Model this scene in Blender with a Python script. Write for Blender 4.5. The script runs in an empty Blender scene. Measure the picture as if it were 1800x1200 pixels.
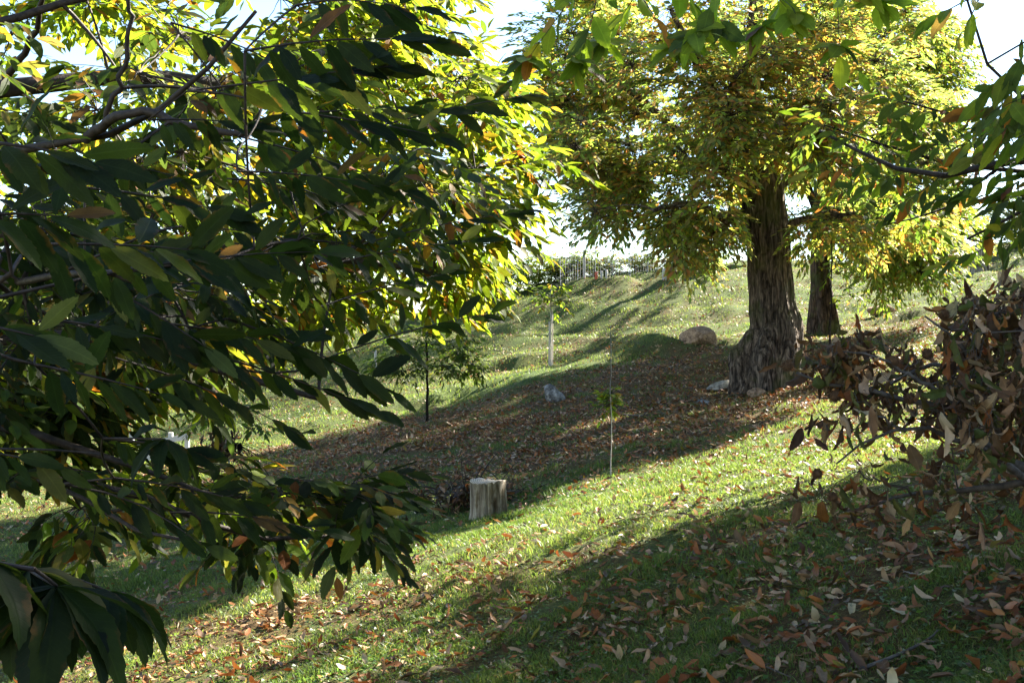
import bpy, math, random
import numpy as np
from mathutils import Vector

rng = np.random.default_rng(7)
random.seed(7)
scene = bpy.context.scene
COL = scene.collection

# ------------------------------------------------------------------ camera, sky, sun, exposure
cam_data = bpy.data.cameras.new('camera')
cam = bpy.data.objects.new('camera', cam_data)
COL.objects.link(cam)
cam.location = (0, 0, 0)
cam.rotation_euler = (math.radians(90), 0, 0)
cam_data.sensor_width = 36
cam_data.lens = 40
cam_data.clip_start = 0.05
cam_data.clip_end = 2000
scene.camera = cam

SUN_AZ, SUN_EL = 45, 34
world = bpy.data.worlds.new('World')
scene.world = world
world.use_nodes = True
wnt = world.node_tree
sky = wnt.nodes.new('ShaderNodeTexSky')
sky.sky_type = 'NISHITA'
sky.sun_disc = False
sky.sun_elevation = math.radians(SUN_EL)
sky.sun_rotation = math.radians(SUN_AZ)
sky.dust_density = 0.2
sky.ozone_density = 1.6
wnt.links.new(sky.outputs[0], wnt.nodes['Background'].inputs[0])
wnt.nodes['Background'].inputs[1].default_value = 0.05

sun_data = bpy.data.lights.new('sun', 'SUN')
sun_data.energy = 5.0
sun_data.angle = math.radians(0.53)
sun_data.color = (1.0, 0.93, 0.80)
sun = bpy.data.objects.new('sun', sun_data)
COL.objects.link(sun)
SD = Vector((math.sin(math.radians(SUN_AZ)) * math.cos(math.radians(SUN_EL)),
             math.cos(math.radians(SUN_AZ)) * math.cos(math.radians(SUN_EL)),
             math.sin(math.radians(SUN_EL))))
sun.rotation_euler = SD.to_track_quat('Z', 'Y').to_euler()

scene.view_settings.view_transform = 'Standard'
scene.view_settings.look = 'None'
scene.view_settings.exposure = 2.95
scene.view_settings.gamma = 1.0
scene.cycles.max_bounces = 6
scene.cycles.diffuse_bounces = 4
scene.cycles.transmission_bounces = 4
scene.cycles.glossy_bounces = 2
scene.cycles.use_denoising = True

F = 2000.0


def P(px, py, d):
    """a world point d metres ahead that the photograph shows at (px, py)"""
    return np.array([(px - 900) / F * d, d, (600 - py) / F * d])


def V(a):
    return np.asarray(a, float)


def unit(a):
    return a / np.maximum(np.linalg.norm(a, axis=-1, keepdims=True), 1e-9)


_k = np.random.default_rng(3).normal(size=(40, 3))
_ph = np.random.default_rng(4).uniform(0, 6.28, 40)


def wob(p, freq, seed=0, n=7):
    """smooth pseudo-noise of points p (N,3), about -1..1"""
    p = np.atleast_2d(p)
    o = np.zeros(len(p))
    for i in range(n):
        j = (i + seed * 7) % 40
        k = _k[j] * freq
        o += np.sin(p @ k + _ph[j])
    return o / n * 1.6


# ------------------------------------------------------------------ mesh helpers
def link(o, parent=None):
    COL.objects.link(o)
    if parent is not None:
        o.parent = parent
    return o


def tag(o, label=None, cat=None, group=None, kind=None):
    for k, v in (('label', label), ('category', cat), ('group', group), ('kind', kind)):
        if v:
            o[k] = v
    return o


def empty(name, loc, label, cat, group=None):
    o = bpy.data.objects.new(name, None)
    o.location = [float(v) for v in loc]
    o.empty_display_size = 0.2
    COL.objects.link(o)
    tag(o, label, cat, group)
    return o


def np_mesh(name, verts, quads=None, tris=None, mat=None, parent=None, tint=None, uv=None, smooth=True, origin=None):
    """one mesh object from numpy arrays; verts are world coordinates, moved to be local to the parent"""
    verts = np.asarray(verts, np.float32)
    off = np.zeros(3)
    if parent is not None:
        off = V(parent.location)
    if origin is not None:
        off = V(origin)
    v = verts - off.astype(np.float32)
    me = bpy.data.meshes.new(name)
    nq = 0 if quads is None else len(quads)
    ntr = 0 if tris is None else len(tris)
    me.vertices.add(len(v))
    me.vertices.foreach_set('co', v.ravel())
    idx = []
    if nq:
        idx.append(np.asarray(quads, np.int32).ravel())
    if ntr:
        idx.append(np.asarray(tris, np.int32).ravel())
    idx = np.concatenate(idx)
    me.loops.add(len(idx))
    me.loops.foreach_set('vertex_index', idx)
    me.polygons.add(nq + ntr)
    starts = np.concatenate([np.arange(nq) * 4, nq * 4 + np.arange(ntr) * 3]).astype(np.int32)
    me.polygons.foreach_set('loop_start', starts)
    if smooth:
        me.polygons.foreach_set('use_smooth', np.ones(nq + ntr, bool))
    if tint is not None:
        a = me.attributes.new('tint', 'FLOAT_COLOR', 'POINT')
        t = np.ones((len(v), 4), np.float32)
        t[:, :3] = tint
        a.data.foreach_set('color', t.ravel())
    if uv is not None:
        l = me.uv_layers.new(name='UVMap')
        l.data.foreach_set('uv', np.asarray(uv, np.float32)[idx].ravel())
    me.update()
    me.validate()
    o = bpy.data.objects.new(name, me)
    if mat:
        me.materials.append(mat)
    if origin is not None:
        o.location = [float(x) for x in origin]
    return link(o, parent)


class Tubes:
    """many tapering tubes joined into one mesh"""

    def __init__(self):
        self.g = {}

    def add(self, pts, rad, sides=5):
        pts = V(pts)
        self.g.setdefault((len(pts), sides), []).append((pts[None], V(rad)[None]))

    def add_many(self, pts, rad, sides=3):
        self.g.setdefault((pts.shape[1], sides), []).append((pts, rad))

    def build(self, name, mat, parent=None, origin=None, cap=True):
        vs, qs, ts = [], [], []
        base = 0
        for (K, S), lst in self.g.items():
            p = np.concatenate([a for a, _ in lst])
            r = np.concatenate([b for _, b in lst])
            N = len(p)
            t = np.empty_like(p)
            t[:, 1:-1] = p[:, 2:] - p[:, :-2]
            t[:, 0] = p[:, 1] - p[:, 0]
            t[:, -1] = p[:, -1] - p[:, -2]
            t = unit(t)
            ref = np.tile(np.array([0.31, 0.17, 0.93]), (N, 1))
            bad = np.abs((t.mean(1) * ref).sum(-1)) > 0.85
            ref[bad] = [0.9, 0.3, 0.1]
            a = unit(np.cross(t, ref[:, None]))
            b = np.cross(t, a)
            th = np.arange(S) / S * 2 * np.pi
            ring = (a[:, :, None] * np.cos(th)[None, None, :, None] + b[:, :, None] * np.sin(th)[None, None, :, None])
            v = p[:, :, None] + ring * r[:, :, None, None]
            vs.append(v.reshape(-1, 3))
            i = np.arange(K - 1)[:, None] * S
            j = np.arange(S)[None]
            q = np.stack([i + j, i + (j + 1) % S, i + S + (j + 1) % S, i + S + j], -1).reshape(-1, 4)
            q = (q[None] + (np.arange(N) * K * S)[:, None, None]).reshape(-1, 4) + base
            qs.append(q)
            if cap and S > 2:
                for e in (0, K - 1):
                    f = np.array([[0, jj, jj + 1] for jj in range(1, S - 1)]) + e * S
                    f = (f[None] + (np.arange(N) * K * S)[:, None, None]).reshape(-1, 3) + base
                    ts.append(f)
            base += N * K * S
        return np_mesh(name, np.concatenate(vs), np.concatenate(qs), np.concatenate(ts) if ts else None, mat, parent, origin=origin)


def leaf_template(lod):
    """chestnut leaf: u along (0..1), v across (-1..1 times half width); 0 = serrated close-up leaf"""
    if lod == 0:
        n = 19
        u = np.linspace(0, 1, n)
        w = np.sin(np.pi * np.clip(u, 0, 1) ** 0.85) ** 0.8
        w[0] = 0.03
        w[-1] = 0.0
        w = np.maximum(w, 0)
        w[1:-1] *= np.where(np.arange(1, n - 1) % 2 == 0, 1.0, 0.91)
        uu, vv = [], []
        for i in range(n):
            tooth = 0.035 if i % 2 == 0 and 0 < i < n - 1 else 0
            uu += [u[i] + tooth, u[i], u[i], u[i], u[i] + tooth]
            vv += [-w[i], -w[i] * .5, 0, w[i] * .5, w[i]]
        q = []
        for i in range(n - 1):
            for k in range(4):
                q.append([i * 5 + k, i * 5 + k + 1, (i + 1) * 5 + k + 1, (i + 1) * 5 + k])
        return V(uu), V(vv), np.array(q), None
    if lod == 1:
        u = V([0, .16, .42, .7, .88])
        w = V([.04, .62, 1.0, .78, .42])
        uu, vv = [], []
        for i in range(5):
            uu += [u[i]] * 3
            vv += [-w[i], 0, w[i]]
        uu.append(1.0)
        vv.append(0.0)
        q = []
        for i in range(4):
            for k in range(2):
                q.append([i * 3 + k, i * 3 + k + 1, (i + 1) * 3 + k + 1, (i + 1) * 3 + k])
        t = [[12, 13, 15], [13, 14, 15]]
        return V(uu), V(vv), np.array(q), np.array(t)
    uu = V([0, .45, .5, .45, 1.0])
    vv = V([0, -1, 0, 1, 0])
    return uu, vv, None, np.array([[0, 1, 2], [0, 2, 3], [1, 4, 2], [2, 4, 3]])


TEMPL = {i: leaf_template(i) for i in (0, 1, 2)}


class Leaves:
    def __init__(self):
        self.a = []

    def add(self, pos, d, n, L, tint, curl=0.5, fold=0.3, width=0.17):
        N = len(pos)
        f = lambda x: np.broadcast_to(np.asarray(x, float), (N,)).copy()
        self.a.append((pos, d, n, f(L), np.broadcast_to(tint, (N, 3)).copy(), f(curl), f(fold), f(width)))

    def count(self):
        return sum(len(x[0]) for x in self.a)

    def build(self, name, mat, parent=None, lod=1, origin=None, crumple=0.0):
        pos, d, n, L, tint, curl, fold, width = [np.concatenate([x[i] for x in self.a]) for i in range(8)]
        N = len(pos)
        d = unit(d)
        s = unit(np.cross(n, d))
        n = np.cross(d, s)
        u, v, q, t = TEMPL[lod]
        K = len(u)
        c = np.where(np.abs(curl) < 1e-3, 1e-3, curl)[:, None]
        along = np.sin(c * u[None]) / c
        drop = (1 - np.cos(c * u[None])) / c
        vw = v[None] * width[:, None]
        lat = vw * np.cos(fold)[:, None]
        up = np.abs(vw) * np.sin(fold)[:, None]
        if lod < 2:
            ph = rng.uniform(0, 6.28, (N, 1))
            amp = 0.018 + crumple * 0.05
            up = up + amp * np.sin(u[None] * 13 + ph + v[None] * 1.3) * np.abs(v)[None] * 1.0
            lat = lat + (0.02 + crumple * .06) * np.sin(u[None] * 4 + ph) * u[None]
        Pt = (pos[:, None] + L[:, None, None] * (along[..., None] * d[:, None] + (up - drop)[..., None] * n[:, None] + lat[..., None] * s[:, None]))
        verts = Pt.reshape(-1, 3)
        off = np.arange(N)[:, None, None] * K
        qs = (q[None] + off).reshape(-1, 4) if q is not None else None
        ts = (t[None] + off).reshape(-1, 3) if t is not None else None
        uv = np.stack([np.tile(u, N), np.tile(v * .5 + .5, N)], -1)
        return np_mesh(name, verts, qs, ts, mat, parent, tint=np.repeat(tint, K, axis=0), uv=uv, origin=origin)


# ------------------------------------------------------------------ materials
def new_mat(name):
    m = bpy.data.materials.new(name)
    m.use_nodes = True
    nt = m.node_tree
    for n in list(nt.nodes):
        nt.nodes.remove(n)
    out = nt.nodes.new('ShaderNodeOutputMaterial')
    return m, nt, out


def N_(nt, typ, **kw):
    n = nt.nodes.new(typ)
    for k, v in kw.items():
        if k in n.inputs.keys():
            n.inputs[k].default_value = v
        else:
            setattr(n, k, v)
    return n


def mix_col(nt, fac, a, b, mode='MIX'):
    m = nt.nodes.new('ShaderNodeMix')
    m.data_type = 'RGBA'
    m.blend_type = mode
    for sock, val in ((m.inputs[0], fac), (m.inputs[6], a), (m.inputs[7], b)):
        if hasattr(val, 'links'):
            nt.links.new(val, sock)
        elif isinstance(val, (int, float)):
            sock.default_value = val
        else:
            sock.default_value = (*val, 1) if len(val) == 3 else val
    return m.outputs[2]


def ramp(nt, fac, stops):
    r = nt.nodes.new('ShaderNodeValToRGB')
    e = r.color_ramp.elements
    while len(e) < len(stops):
        e.new(0.5)
    for i, (p, c) in enumerate(stops):
        e[i].position = p
        e[i].color = (*c, 1) if len(c) == 3 else c
    nt.links.new(fac, r.inputs[0])
    return r.outputs[0]


def noise(nt, scale, detail=4, rough=.6, coord='Object', stretch=None, dist=0.0):
    tc = nt.nodes.new('ShaderNodeTexCoord')
    src = tc.outputs[coord]
    if stretch:
        mp = nt.nodes.new('ShaderNodeMapping')
        mp.inputs['Scale'].default_value = stretch
        nt.links.new(src, mp.inputs[0])
        src = mp.outputs[0]
    n = nt.nodes.new('ShaderNodeTexNoise')
    n.inputs['Scale'].default_value = scale
    n.inputs['Detail'].default_value = detail
    n.inputs['Roughness'].default_value = rough
    n.inputs['Distortion'].default_value = dist
    nt.links.new(src, n.inputs['Vector'])
    return n.outputs['Fac']


def bump(nt, h, strength=.5, dist=.02):
    b = nt.nodes.new('ShaderNodeBump')
    b.inputs['Strength'].default_value = strength
    b.inputs['Distance'].default_value = dist
    nt.links.new(h, b.inputs['Height'])
    return b.outputs[0]


def leaf_mat(name, trans=0.5, tgain=(2.6, 2.4, 1.2), rough=.55, spec=.12, veins=True, spots=.5):
    m, nt, out = new_mat(name)
    at = N_(nt, 'ShaderNodeAttribute', attribute_name='tint')
    col = at.outputs['Color']
    nz = noise(nt, 23, 3, .6)
    col = mix_col(nt, .55, col, ramp(nt, nz, [(.3, (.45, .45, .45)), (.7, (1, 1, 1))]), 'MULTIPLY')
    nrm = None
    if veins:
        uvn = nt.nodes.new('ShaderNodeUVMap')
        sep = nt.nodes.new('ShaderNodeSeparateXYZ')
        nt.links.new(uvn.outputs[0], sep.inputs[0])
        ab = N_(nt, 'ShaderNodeMath', operation='SUBTRACT')
        ab.inputs[1].default_value = .5
        nt.links.new(sep.outputs[1], ab.inputs[0])
        aa = N_(nt, 'ShaderNodeMath', operation='ABSOLUTE')
        nt.links.new(ab.outputs[0], aa.inputs[0])
        # side veins slant forward from the midrib
        ml = N_(nt, 'ShaderNodeMath', operation='MULTIPLY_ADD')
        ml.inputs[1].default_value = -.28
        nt.links.new(aa.outputs[0], ml.inputs[0])
        nt.links.new(sep.outputs[0], ml.inputs[2])
        sc = N_(nt, 'ShaderNodeMath', operation='MULTIPLY')
        sc.inputs[1].default_value = 88
        nt.links.new(ml.outputs[0], sc.inputs[0])
        sn = N_(nt, 'ShaderNodeMath', operation='SINE')
        nt.links.new(sc.outputs[0], sn.inputs[0])
        v1 = ramp(nt, sn.outputs[0], [(.80, (0, 0, 0)), (1.0, (.35, .35, .35))])
        v2 = ramp(nt, aa.outputs[0], [(0.0, (1, 1, 1)), (.045, (0, 0, 0))])
        vv = mix_col(nt, 1.0, v1, v2, 'LIGHTEN')
        lighter = mix_col(nt, 1.0, col, (1.35, 1.35, 1.3), 'MULTIPLY')
        vf = nt.nodes.new('ShaderNodeRGBToBW')
        nt.links.new(vv, vf.inputs[0])
        col = mix_col(nt, vf.outputs[0], col, lighter)
        if spots:   # browned edges and blotches of the autumn leaf
            n2 = noise(nt, 9, 5, .7)
            ed = N_(nt, 'ShaderNodeMath', operation='MULTIPLY_ADD')
            ed.inputs[1].default_value = .55
            nt.links.new(aa.outputs[0], ed.inputs[0])
            nt.links.new(n2, ed.inputs[2])
            sf = ramp(nt, ed.outputs[0], [(.74, (0, 0, 0)), (.86, (spots, spots, spots))])
            sb = nt.nodes.new('ShaderNodeRGBToBW')
            nt.links.new(sf, sb.inputs[0])
            col = mix_col(nt, sb.outputs[0], col, (.13, .055, .018))
        nrm = bump(nt, vf.outputs[0], .35, .003)
    p = N_(nt, 'ShaderNodeBsdfPrincipled')
    p.inputs['Roughness'].default_value = rough
    p.inputs['Specular IOR Level'].default_value = spec
    nt.links.new(col, p.inputs['Base Color'])
    tr = nt.nodes.new('ShaderNodeBsdfTranslucent')
    tc = mix_col(nt, 1.0, col, tgain, 'MULTIPLY')
    nt.links.new(tc, tr.inputs['Color'])
    if nrm is not None:
        nt.links.new(nrm, p.inputs['Normal'])
    mx = nt.nodes.new('ShaderNodeMixShader')
    mx.inputs[0].default_value = trans
    nt.links.new(p.outputs[0], mx.inputs[1])
    nt.links.new(tr.outputs[0], mx.inputs[2])
    nt.links.new(mx.outputs[0], out.inputs[0])
    return m


def bark_mat(name, c0, c1, moss=(.05, .065, .02), moss_amt=.5, scale=1.0, stretch=(9, 9, 1.3)):
    m, nt, out = new_mat(name)
    n1 = noise(nt, 1.6 * scale, 8, .68, stretch=stretch, dist=.7)
    n2 = noise(nt, 1.4, 5, .6)
    n3 = noise(nt, 22 * scale, 4, .7)
    tcv = nt.nodes.new('ShaderNodeTexCoord')
    mpv = nt.nodes.new('ShaderNodeMapping')
    mpv.inputs['Scale'].default_value = (7 * scale, 7 * scale, 1.5 * scale)
    nt.links.new(tcv.outputs['Object'], mpv.inputs[0])
    wv = nt.nodes.new('ShaderNodeTexNoise')
    wv.inputs['Scale'].default_value = 2.2
    nt.links.new(tcv.outputs['Object'], wv.inputs['Vector'])
    adv = nt.nodes.new('ShaderNodeVectorMath')
    adv.operation = 'MULTIPLY_ADD'
    adv.inputs[1].default_value = (1.6, 1.6, 1.6)
    nt.links.new(wv.outputs['Color'], adv.inputs[0])
    nt.links.new(mpv.outputs[0], adv.inputs[2])
    vo = nt.nodes.new('ShaderNodeTexVoronoi')
    vo.feature = 'DISTANCE_TO_EDGE'
    vo.inputs['Scale'].default_value = 1.0
    nt.links.new(adv.outputs[0], vo.inputs['Vector'])
    crk = ramp(nt, vo.outputs['Distance'], [(.0, (.12, .10, .09)), (.16, (1, 1, 1))])
    n4 = noise(nt, .9, 4, .6)
    col = ramp(nt, n1, [(.38, c0), (.50, tuple(a * .65 + b * .35 for a, b in zip(c0, c1))), (.64, c1)])
    col = mix_col(nt, .8, col, ramp(nt, n4, [(.3, (.45, .42, .40)), (.7, (1.25, 1.15, 1.05))]), 'MULTIPLY')
    col = mix_col(nt, .6, col, crk, 'MULTIPLY')
    col = mix_col(nt, .35, col, ramp(nt, n3, [(.3, (.4, .4, .4)), (.7, (1.3, 1.3, 1.3))]), 'MULTIPLY')
    if moss_amt:
        mf = ramp(nt, n2, [(.5, (0, 0, 0)), (.62, (moss_amt,) * 3)])
        bw = nt.nodes.new('ShaderNodeRGBToBW')
        nt.links.new(mf, bw.inputs[0])
        col = mix_col(nt, bw.outputs[0], col, moss)
    p = N_(nt, 'ShaderNodeBsdfPrincipled')
    p.inputs['Roughness'].default_value = .9
    p.inputs['Specular IOR Level'].default_value = .15
    nt.links.new(col, p.inputs['Base Color'])
    hb = mix_col(nt, .35, n1, crk)
    nt.links.new(bump(nt, hb, 1.0, .12), p.inputs['Normal'])
    nt.links.new(p.outputs[0], out.inputs[0])
    return m


def plain_mat(name, c0, c1, scale=8, rough=.85, bs=.4, bd=.02, stretch=None, spec=.2, metal=0):
    m, nt, out = new_mat(name)
    n1 = noise(nt, scale, 6, .65, stretch=stretch)
    col = ramp(nt, n1, [(.3, c0), (.7, c1)])
    p = N_(nt, 'ShaderNodeBsdfPrincipled')
    p.inputs['Roughness'].default_value = rough
    p.inputs['Specular IOR Level'].default_value = spec
    p.inputs['Metallic'].default_value = metal
    nt.links.new(col, p.inputs['Base Color'])
    nt.links.new(bump(nt, n1, bs, bd), p.inputs['Normal'])
    nt.links.new(p.outputs[0], out.inputs[0])
    return m


M = {}
M['leaf'] = leaf_mat('chestnut_leaf', .5, (2.8, 2.8, 1.2))
M['leaf_far'] = leaf_mat('chestnut_leaf_far', .5, (2.5, 2.6, 1.5), veins=False)
M['dry'] = leaf_mat('dry_leaf', .22, (1.5, 1.15, .8), rough=.65, spec=.15, spots=.3)
M['fallen'] = leaf_mat('fallen_leaf', .12, (1.4, 1.1, .8), rough=.55, spec=.3, veins=False)
M['grass'] = leaf_mat('grass_blade', .5, (2.3, 2.1, 1.2), rough=.45, spec=.3, veins=False)
M['shrub'] = leaf_mat('shrub_leaf', .4, (2.0, 2.0, 1.2), veins=False)
M['bark'] = bark_mat('old_chestnut_bark', (.028, .022, .018), (.36, .29, .235), moss=(.07, .085, .02), moss_amt=.6, stretch=(12, 12, 1.6))
M['bark2'] = bark_mat('mossy_chestnut_bark', (.03, .022, .016), (.20, .145, .11), moss=(.06, .08, .02), moss_amt=.8)
M['limb'] = bark_mat('limb_bark', (.012, .010, .008), (.055, .045, .035), moss_amt=.25, scale=3, stretch=(4, 4, 4))
M['twig'] = plain_mat('twig_bark', (.012, .008, .006), (.06, .042, .032), 30, .6)
M['deadtwig'] = plain_mat('dead_twig', (.03, .024, .020), (.13, .105, .085), 25, .7)
M['stake'] = plain_mat('weathered_stake', (.30, .27, .23), (.55, .51, .45), 10, .8, stretch=(6, 6, .6))
M['wire'] = plain_mat('galvanised_wire', (.16, .17, .17), (.28, .29, .29), 12, .6)
M['redpost'] = plain_mat('red_post', (.40, .09, .05), (.5, .14, .08), 8)
M['bur'] = plain_mat('spiny_bur', (.05, .025, .012), (.16, .085, .04), 40, .8, bs=1, bd=.01)


# ------------------------------------------------------------------ terrain
CP = [  # photo x, photo y, metres ahead
    (1800, 1200, 4.0), (1350, 1200, 5.0), (900, 1200, 6.2), (450, 1200, 7.6), (0, 1200, 9.3),
    (1800, 1000, 5.6), (1350, 1000, 7.0), (900, 1000, 9.0), (600, 1000, 10.8), (300, 1080, 10.6),
    (1800, 860, 7.5), (1400, 860, 9.5), (1100, 860, 12.3), (860, 915, 12.8), (1000, 880, 12.5), (600, 925, 14.2),
    (900, 852, 15.5), (1020, 845, 15.0), (1100, 828, 14.6), (1000, 780, 18), (800, 790, 19), (600, 810, 19.5), (400, 855, 18),
    (200, 900, 17), (0, 915, 17), (0, 1050, 12.5), (1400, 705, 19), (1250, 760, 16.5), (1350, 688, 22.5), (1200, 700, 22),
    (1000, 700, 23), (750, 740, 23), (500, 765, 24), (300, 800, 25), (968, 636, 28), (1080, 616, 29.5), (870, 608, 32),
    (600, 632, 33), (750, 680, 28), (1230, 614, 28), (1300, 640, 25.5), (300, 700, 36), (0, 740, 34), (0, 830, 24),
    (1000, 606, 36.2), (870, 607, 36.6), (1150, 600, 34), (1000, 560, 39.0), (870, 572, 39.3), (1000, 506, 42.3), (870, 533, 42), (1170, 478, 43.5), (1300, 470, 45),
    (1300, 565, 35.8), (1450, 588, 32), (1550, 562, 34), (1500, 472, 46), (1700, 490, 43), (1800, 428, 50), (1800, 560, 26),
    (1650, 610, 21.5), (1800, 700, 13.5), (1550, 690, 16), (600, 560, 50), (300, 600, 55),
    (1000, 500, 50), (1200, 470, 53), (800, 540, 50), (1650, 462, 50), (1800, 425, 58), (500, 560, 75), (100, 590, 75),
]
CW = [P(*c) for c in CP]
# ground beside and behind the camera, outside the picture
CW += [V(p) for p in [(0, 0, -1.5), (-4, 2, -2.3), (4, 1, -.7), (8, 5, .1), (10, 12, .5), (12, 20, 1.0), (16, 30, 2.2), (-9, 5, -3.2),
                      (-12, 14, -3.2), (-16, 25, -3.0), (-25, 40, -1.5), (0, -8, -1.7), (10, -8, 0.2), (-10, -8, -3.2), (25, 45, 5),
                      (-20, -5, -4.5), (24, 5, 2.5), (-30, 20, -5), (30, 25, 4.5), (-35, 80, -2), (40, 80, 8), (0, 90, 2.2)]]
CW = np.array(CW)


def _tps(r2):
    return np.where(r2 < 1e-9, 0, .5 * r2 * np.log(np.maximum(r2, 1e-9)))


_S = 20.0
_X = CW[:, :2] / _S
_A = np.zeros((len(_X) + 3,) * 2)
_A[:len(_X), :len(_X)] = _tps(((_X[:, None] - _X[None]) ** 2).sum(-1)) + np.eye(len(_X)) * 2e-3
_A[:len(_X), len(_X):] = np.c_[np.ones(len(_X)), _X]
_A[len(_X):, :len(_X)] = _A[:len(_X), len(_X):].T
_w = np.linalg.solve(_A, np.r_[CW[:, 2], 0, 0, 0])


def ground_base(xy):
    xy = np.atleast_2d(xy).astype(float)
    out = np.empty(len(xy))
    for i in range(0, len(xy), 20000):
        b = xy[i:i + 20000] / _S
        out[i:i + 20000] = _tps(((b[:, None] - _X[None]) ** 2).sum(-1)) @ _w[:-3] + np.c_[np.ones(len(b)), b] @ _w[-3:]
    return out


def gz_exact(xy):
    xy = np.atleast_2d(xy).astype(float)
    r = np.hypot(xy[:, 0], xy[:, 1] - 30)
    z = ground_base(xy)
    z = z - .16 * np.maximum(0, xy[:, 1] - 44.2 - .75 * np.clip(xy[:, 0] - 5, 0, 30)) ** 1.2
    f = np.clip((r - 65) / 40, 0, 1)
    z = z * (1 - f) + (-3 + .01 * xy[:, 0]) * f
    p3 = np.c_[xy, np.zeros(len(xy))]
    near = 1 - f
    dd = np.clip(xy[:, 1] / 25, .25, 1.6)
    z = z + near * (wob(p3, .9, 1) * .045 * dd + wob(p3, 2.4, 2) * .032 + wob(p3, 6, 3) * .016)
    # worn ledges: narrow steps across the slope behind the big tree
    for (ax, ay, bx, by, h, wd) in ((2.2, 31.5, 7.6, 30.6, .32, .5), (8.6, 31.5, 13.5, 34.5, .35, .5), (-1, 29.5, 3.6, 27.4, .26, .5),
                                    (-5.5, 24.5, .8, 27.0, .2, .6), (1.5, 15.2, 4.6, 18.3, .14, .5)):
        d = V([bx - ax, by - ay])
        L = np.hypot(*d)
        d /= L
        rel = xy - V([ax, ay])
        t = rel @ d
        s = rel @ V([-d[1], d[0]]) + .25 * np.sin(t * 2.1) + .12 * np.sin(t * 5.3)
        m = np.clip(t / .8, 0, 1) * np.clip((L - t) / .8, 0, 1)
        z = z + m * .55 * h * (.7 + .5 * np.sin(t * 1.7 + ax)) * (np.tanh(s / (wd * .3)) * np.exp(-(s / (wd * 2.2)) ** 2))
    # the rounded grass crest with the dip behind it, above the hollow
    crest = np.interp(xy[:, 0], [-9, -4, -.5, 1.2, 2.7, 4.3, 5.5], [33.5, 33, 32, 31, 29.6, 28.2, 27.6])
    s = xy[:, 1] - crest
    m = np.clip((xy[:, 0] + 9) / 3, 0, 1) * np.clip((5.2 - xy[:, 0]) / 1.5, 0, 1)
    z = z + m * (.34 * np.exp(-(s / .8) ** 2) - .62 * np.exp(-((s - 2.6) / 1.4) ** 2))
    # cattle terracettes on the bank above
    t = xy[:, 1] + .35 * xy[:, 0] + 1.1 * wob(p3, .45, 2) + .35 * wob(p3, 1.4, 4)
    m = np.clip((xy[:, 1] - 34 + .3 * xy[:, 0]) / 3, 0, 1) * near * (.45 + .8 * np.clip(wob(p3, .5, 5) + .4, 0, 1))
    ph = (t / 2.6) % 1.0
    z = z + m * .30 * (np.where(ph < .74, ph / .74, (1 - ph) / .26) - .5)
    z = z + m * (.11 * wob(p3, 2.0, 1) + .07 * wob(p3, 3.7, 2))
    # hollows and root humps under the big tree
    m = np.exp(-(((xy[:, 0] - 5.2) / 3.5) ** 2 + ((xy[:, 1] - 24) / 3.2) ** 2))
    z = z + m * (.10 * wob(p3, 1.9, 3) + .05 * wob(p3, 4.2, 5))
    return z


GN = 420
gx = np.linspace(-1, 1, GN)
gx = np.sign(gx) * (np.abs(gx) * 26 + np.abs(gx) ** 5 * 330)
gy = np.linspace(0, 1, GN + 80)
gy = -12 + gy * 72 + gy ** 6 * 420
GXX, GYY = np.meshgrid(gx, gy)
GZ = gz_exact(np.c_[GXX.ravel(), GYY.ravel()]).reshape(GXX.shape)


def gz(x, y):
    """height of the built ground mesh"""
    x = np.atleast_1d(x).astype(float)
    y = np.atleast_1d(y).astype(float)
    i = np.clip(np.searchsorted(gx, x) - 1, 0, len(gx) - 2)
    j = np.clip(np.searchsorted(gy, y) - 1, 0, len(gy) - 2)
    fx = np.clip((x - gx[i]) / (gx[i + 1] - gx[i]), 0, 1)
    fy = np.clip((y - gy[j]) / (gy[j + 1] - gy[j]), 0, 1)
    a = GZ[j, i] * (1 - fx) + GZ[j, i + 1] * fx
    b = GZ[j + 1, i] * (1 - fx) + GZ[j + 1, i + 1] * fx
    return a * (1 - fy) + b * fy


def G(x, y, dz=0):
    return np.array([x, y, gz(x, y)[0] + dz])


def GP(px, d, dz=0):
    """the ground point d metres ahead in the photo's column px"""
    return G((px - 900) / F * d, d, dz)


def litter(x, y):
    """how thickly fallen leaves lie (0..1)"""
    def e(cx, cy, rx, ry, a, deg=0):
        c, s = math.cos(math.radians(deg)), math.sin(math.radians(deg))
        u = ((x - cx) * c + (y - cy) * s) / rx
        v = (-(x - cx) * s + (y - cy) * c) / ry
        return a * np.exp(-(u * u + v * v) ** 1.5)
    p = np.c_[x, y, 0 * x]
    o = .26 + e(2.7, 7.6, 1.5, .9, .5) + e(3.0, 5.2, 2.0, 1.8, .3) + e(4.0, 15.5, 3.0, 3.5, .25) + e(1.2, 20.5, 5.2, 4.6, 1.0, 35) + e(5.5, 24.5, 4.5, 4.5, .7) + e(-3, 9.3, 3.6, 2.0, .55, -20) + e(9, 31, 4, 3, .5) \
        + e(3, 6.2, 2.6, 2.6, .45) + e(-3.5, 20, 3, 3.5, .45) + e(4.8, 16.5, 2, 4.5, .35)
    o = o * (0.72 + .5 * wob(p, 1.3, 4)) + .05 * wob(p, 5, 5)
    o = o * np.clip(1 + .9 * wob(p, 4.5, 2), .25, 2)
    return np.clip(o, 0.02, 1)


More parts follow.
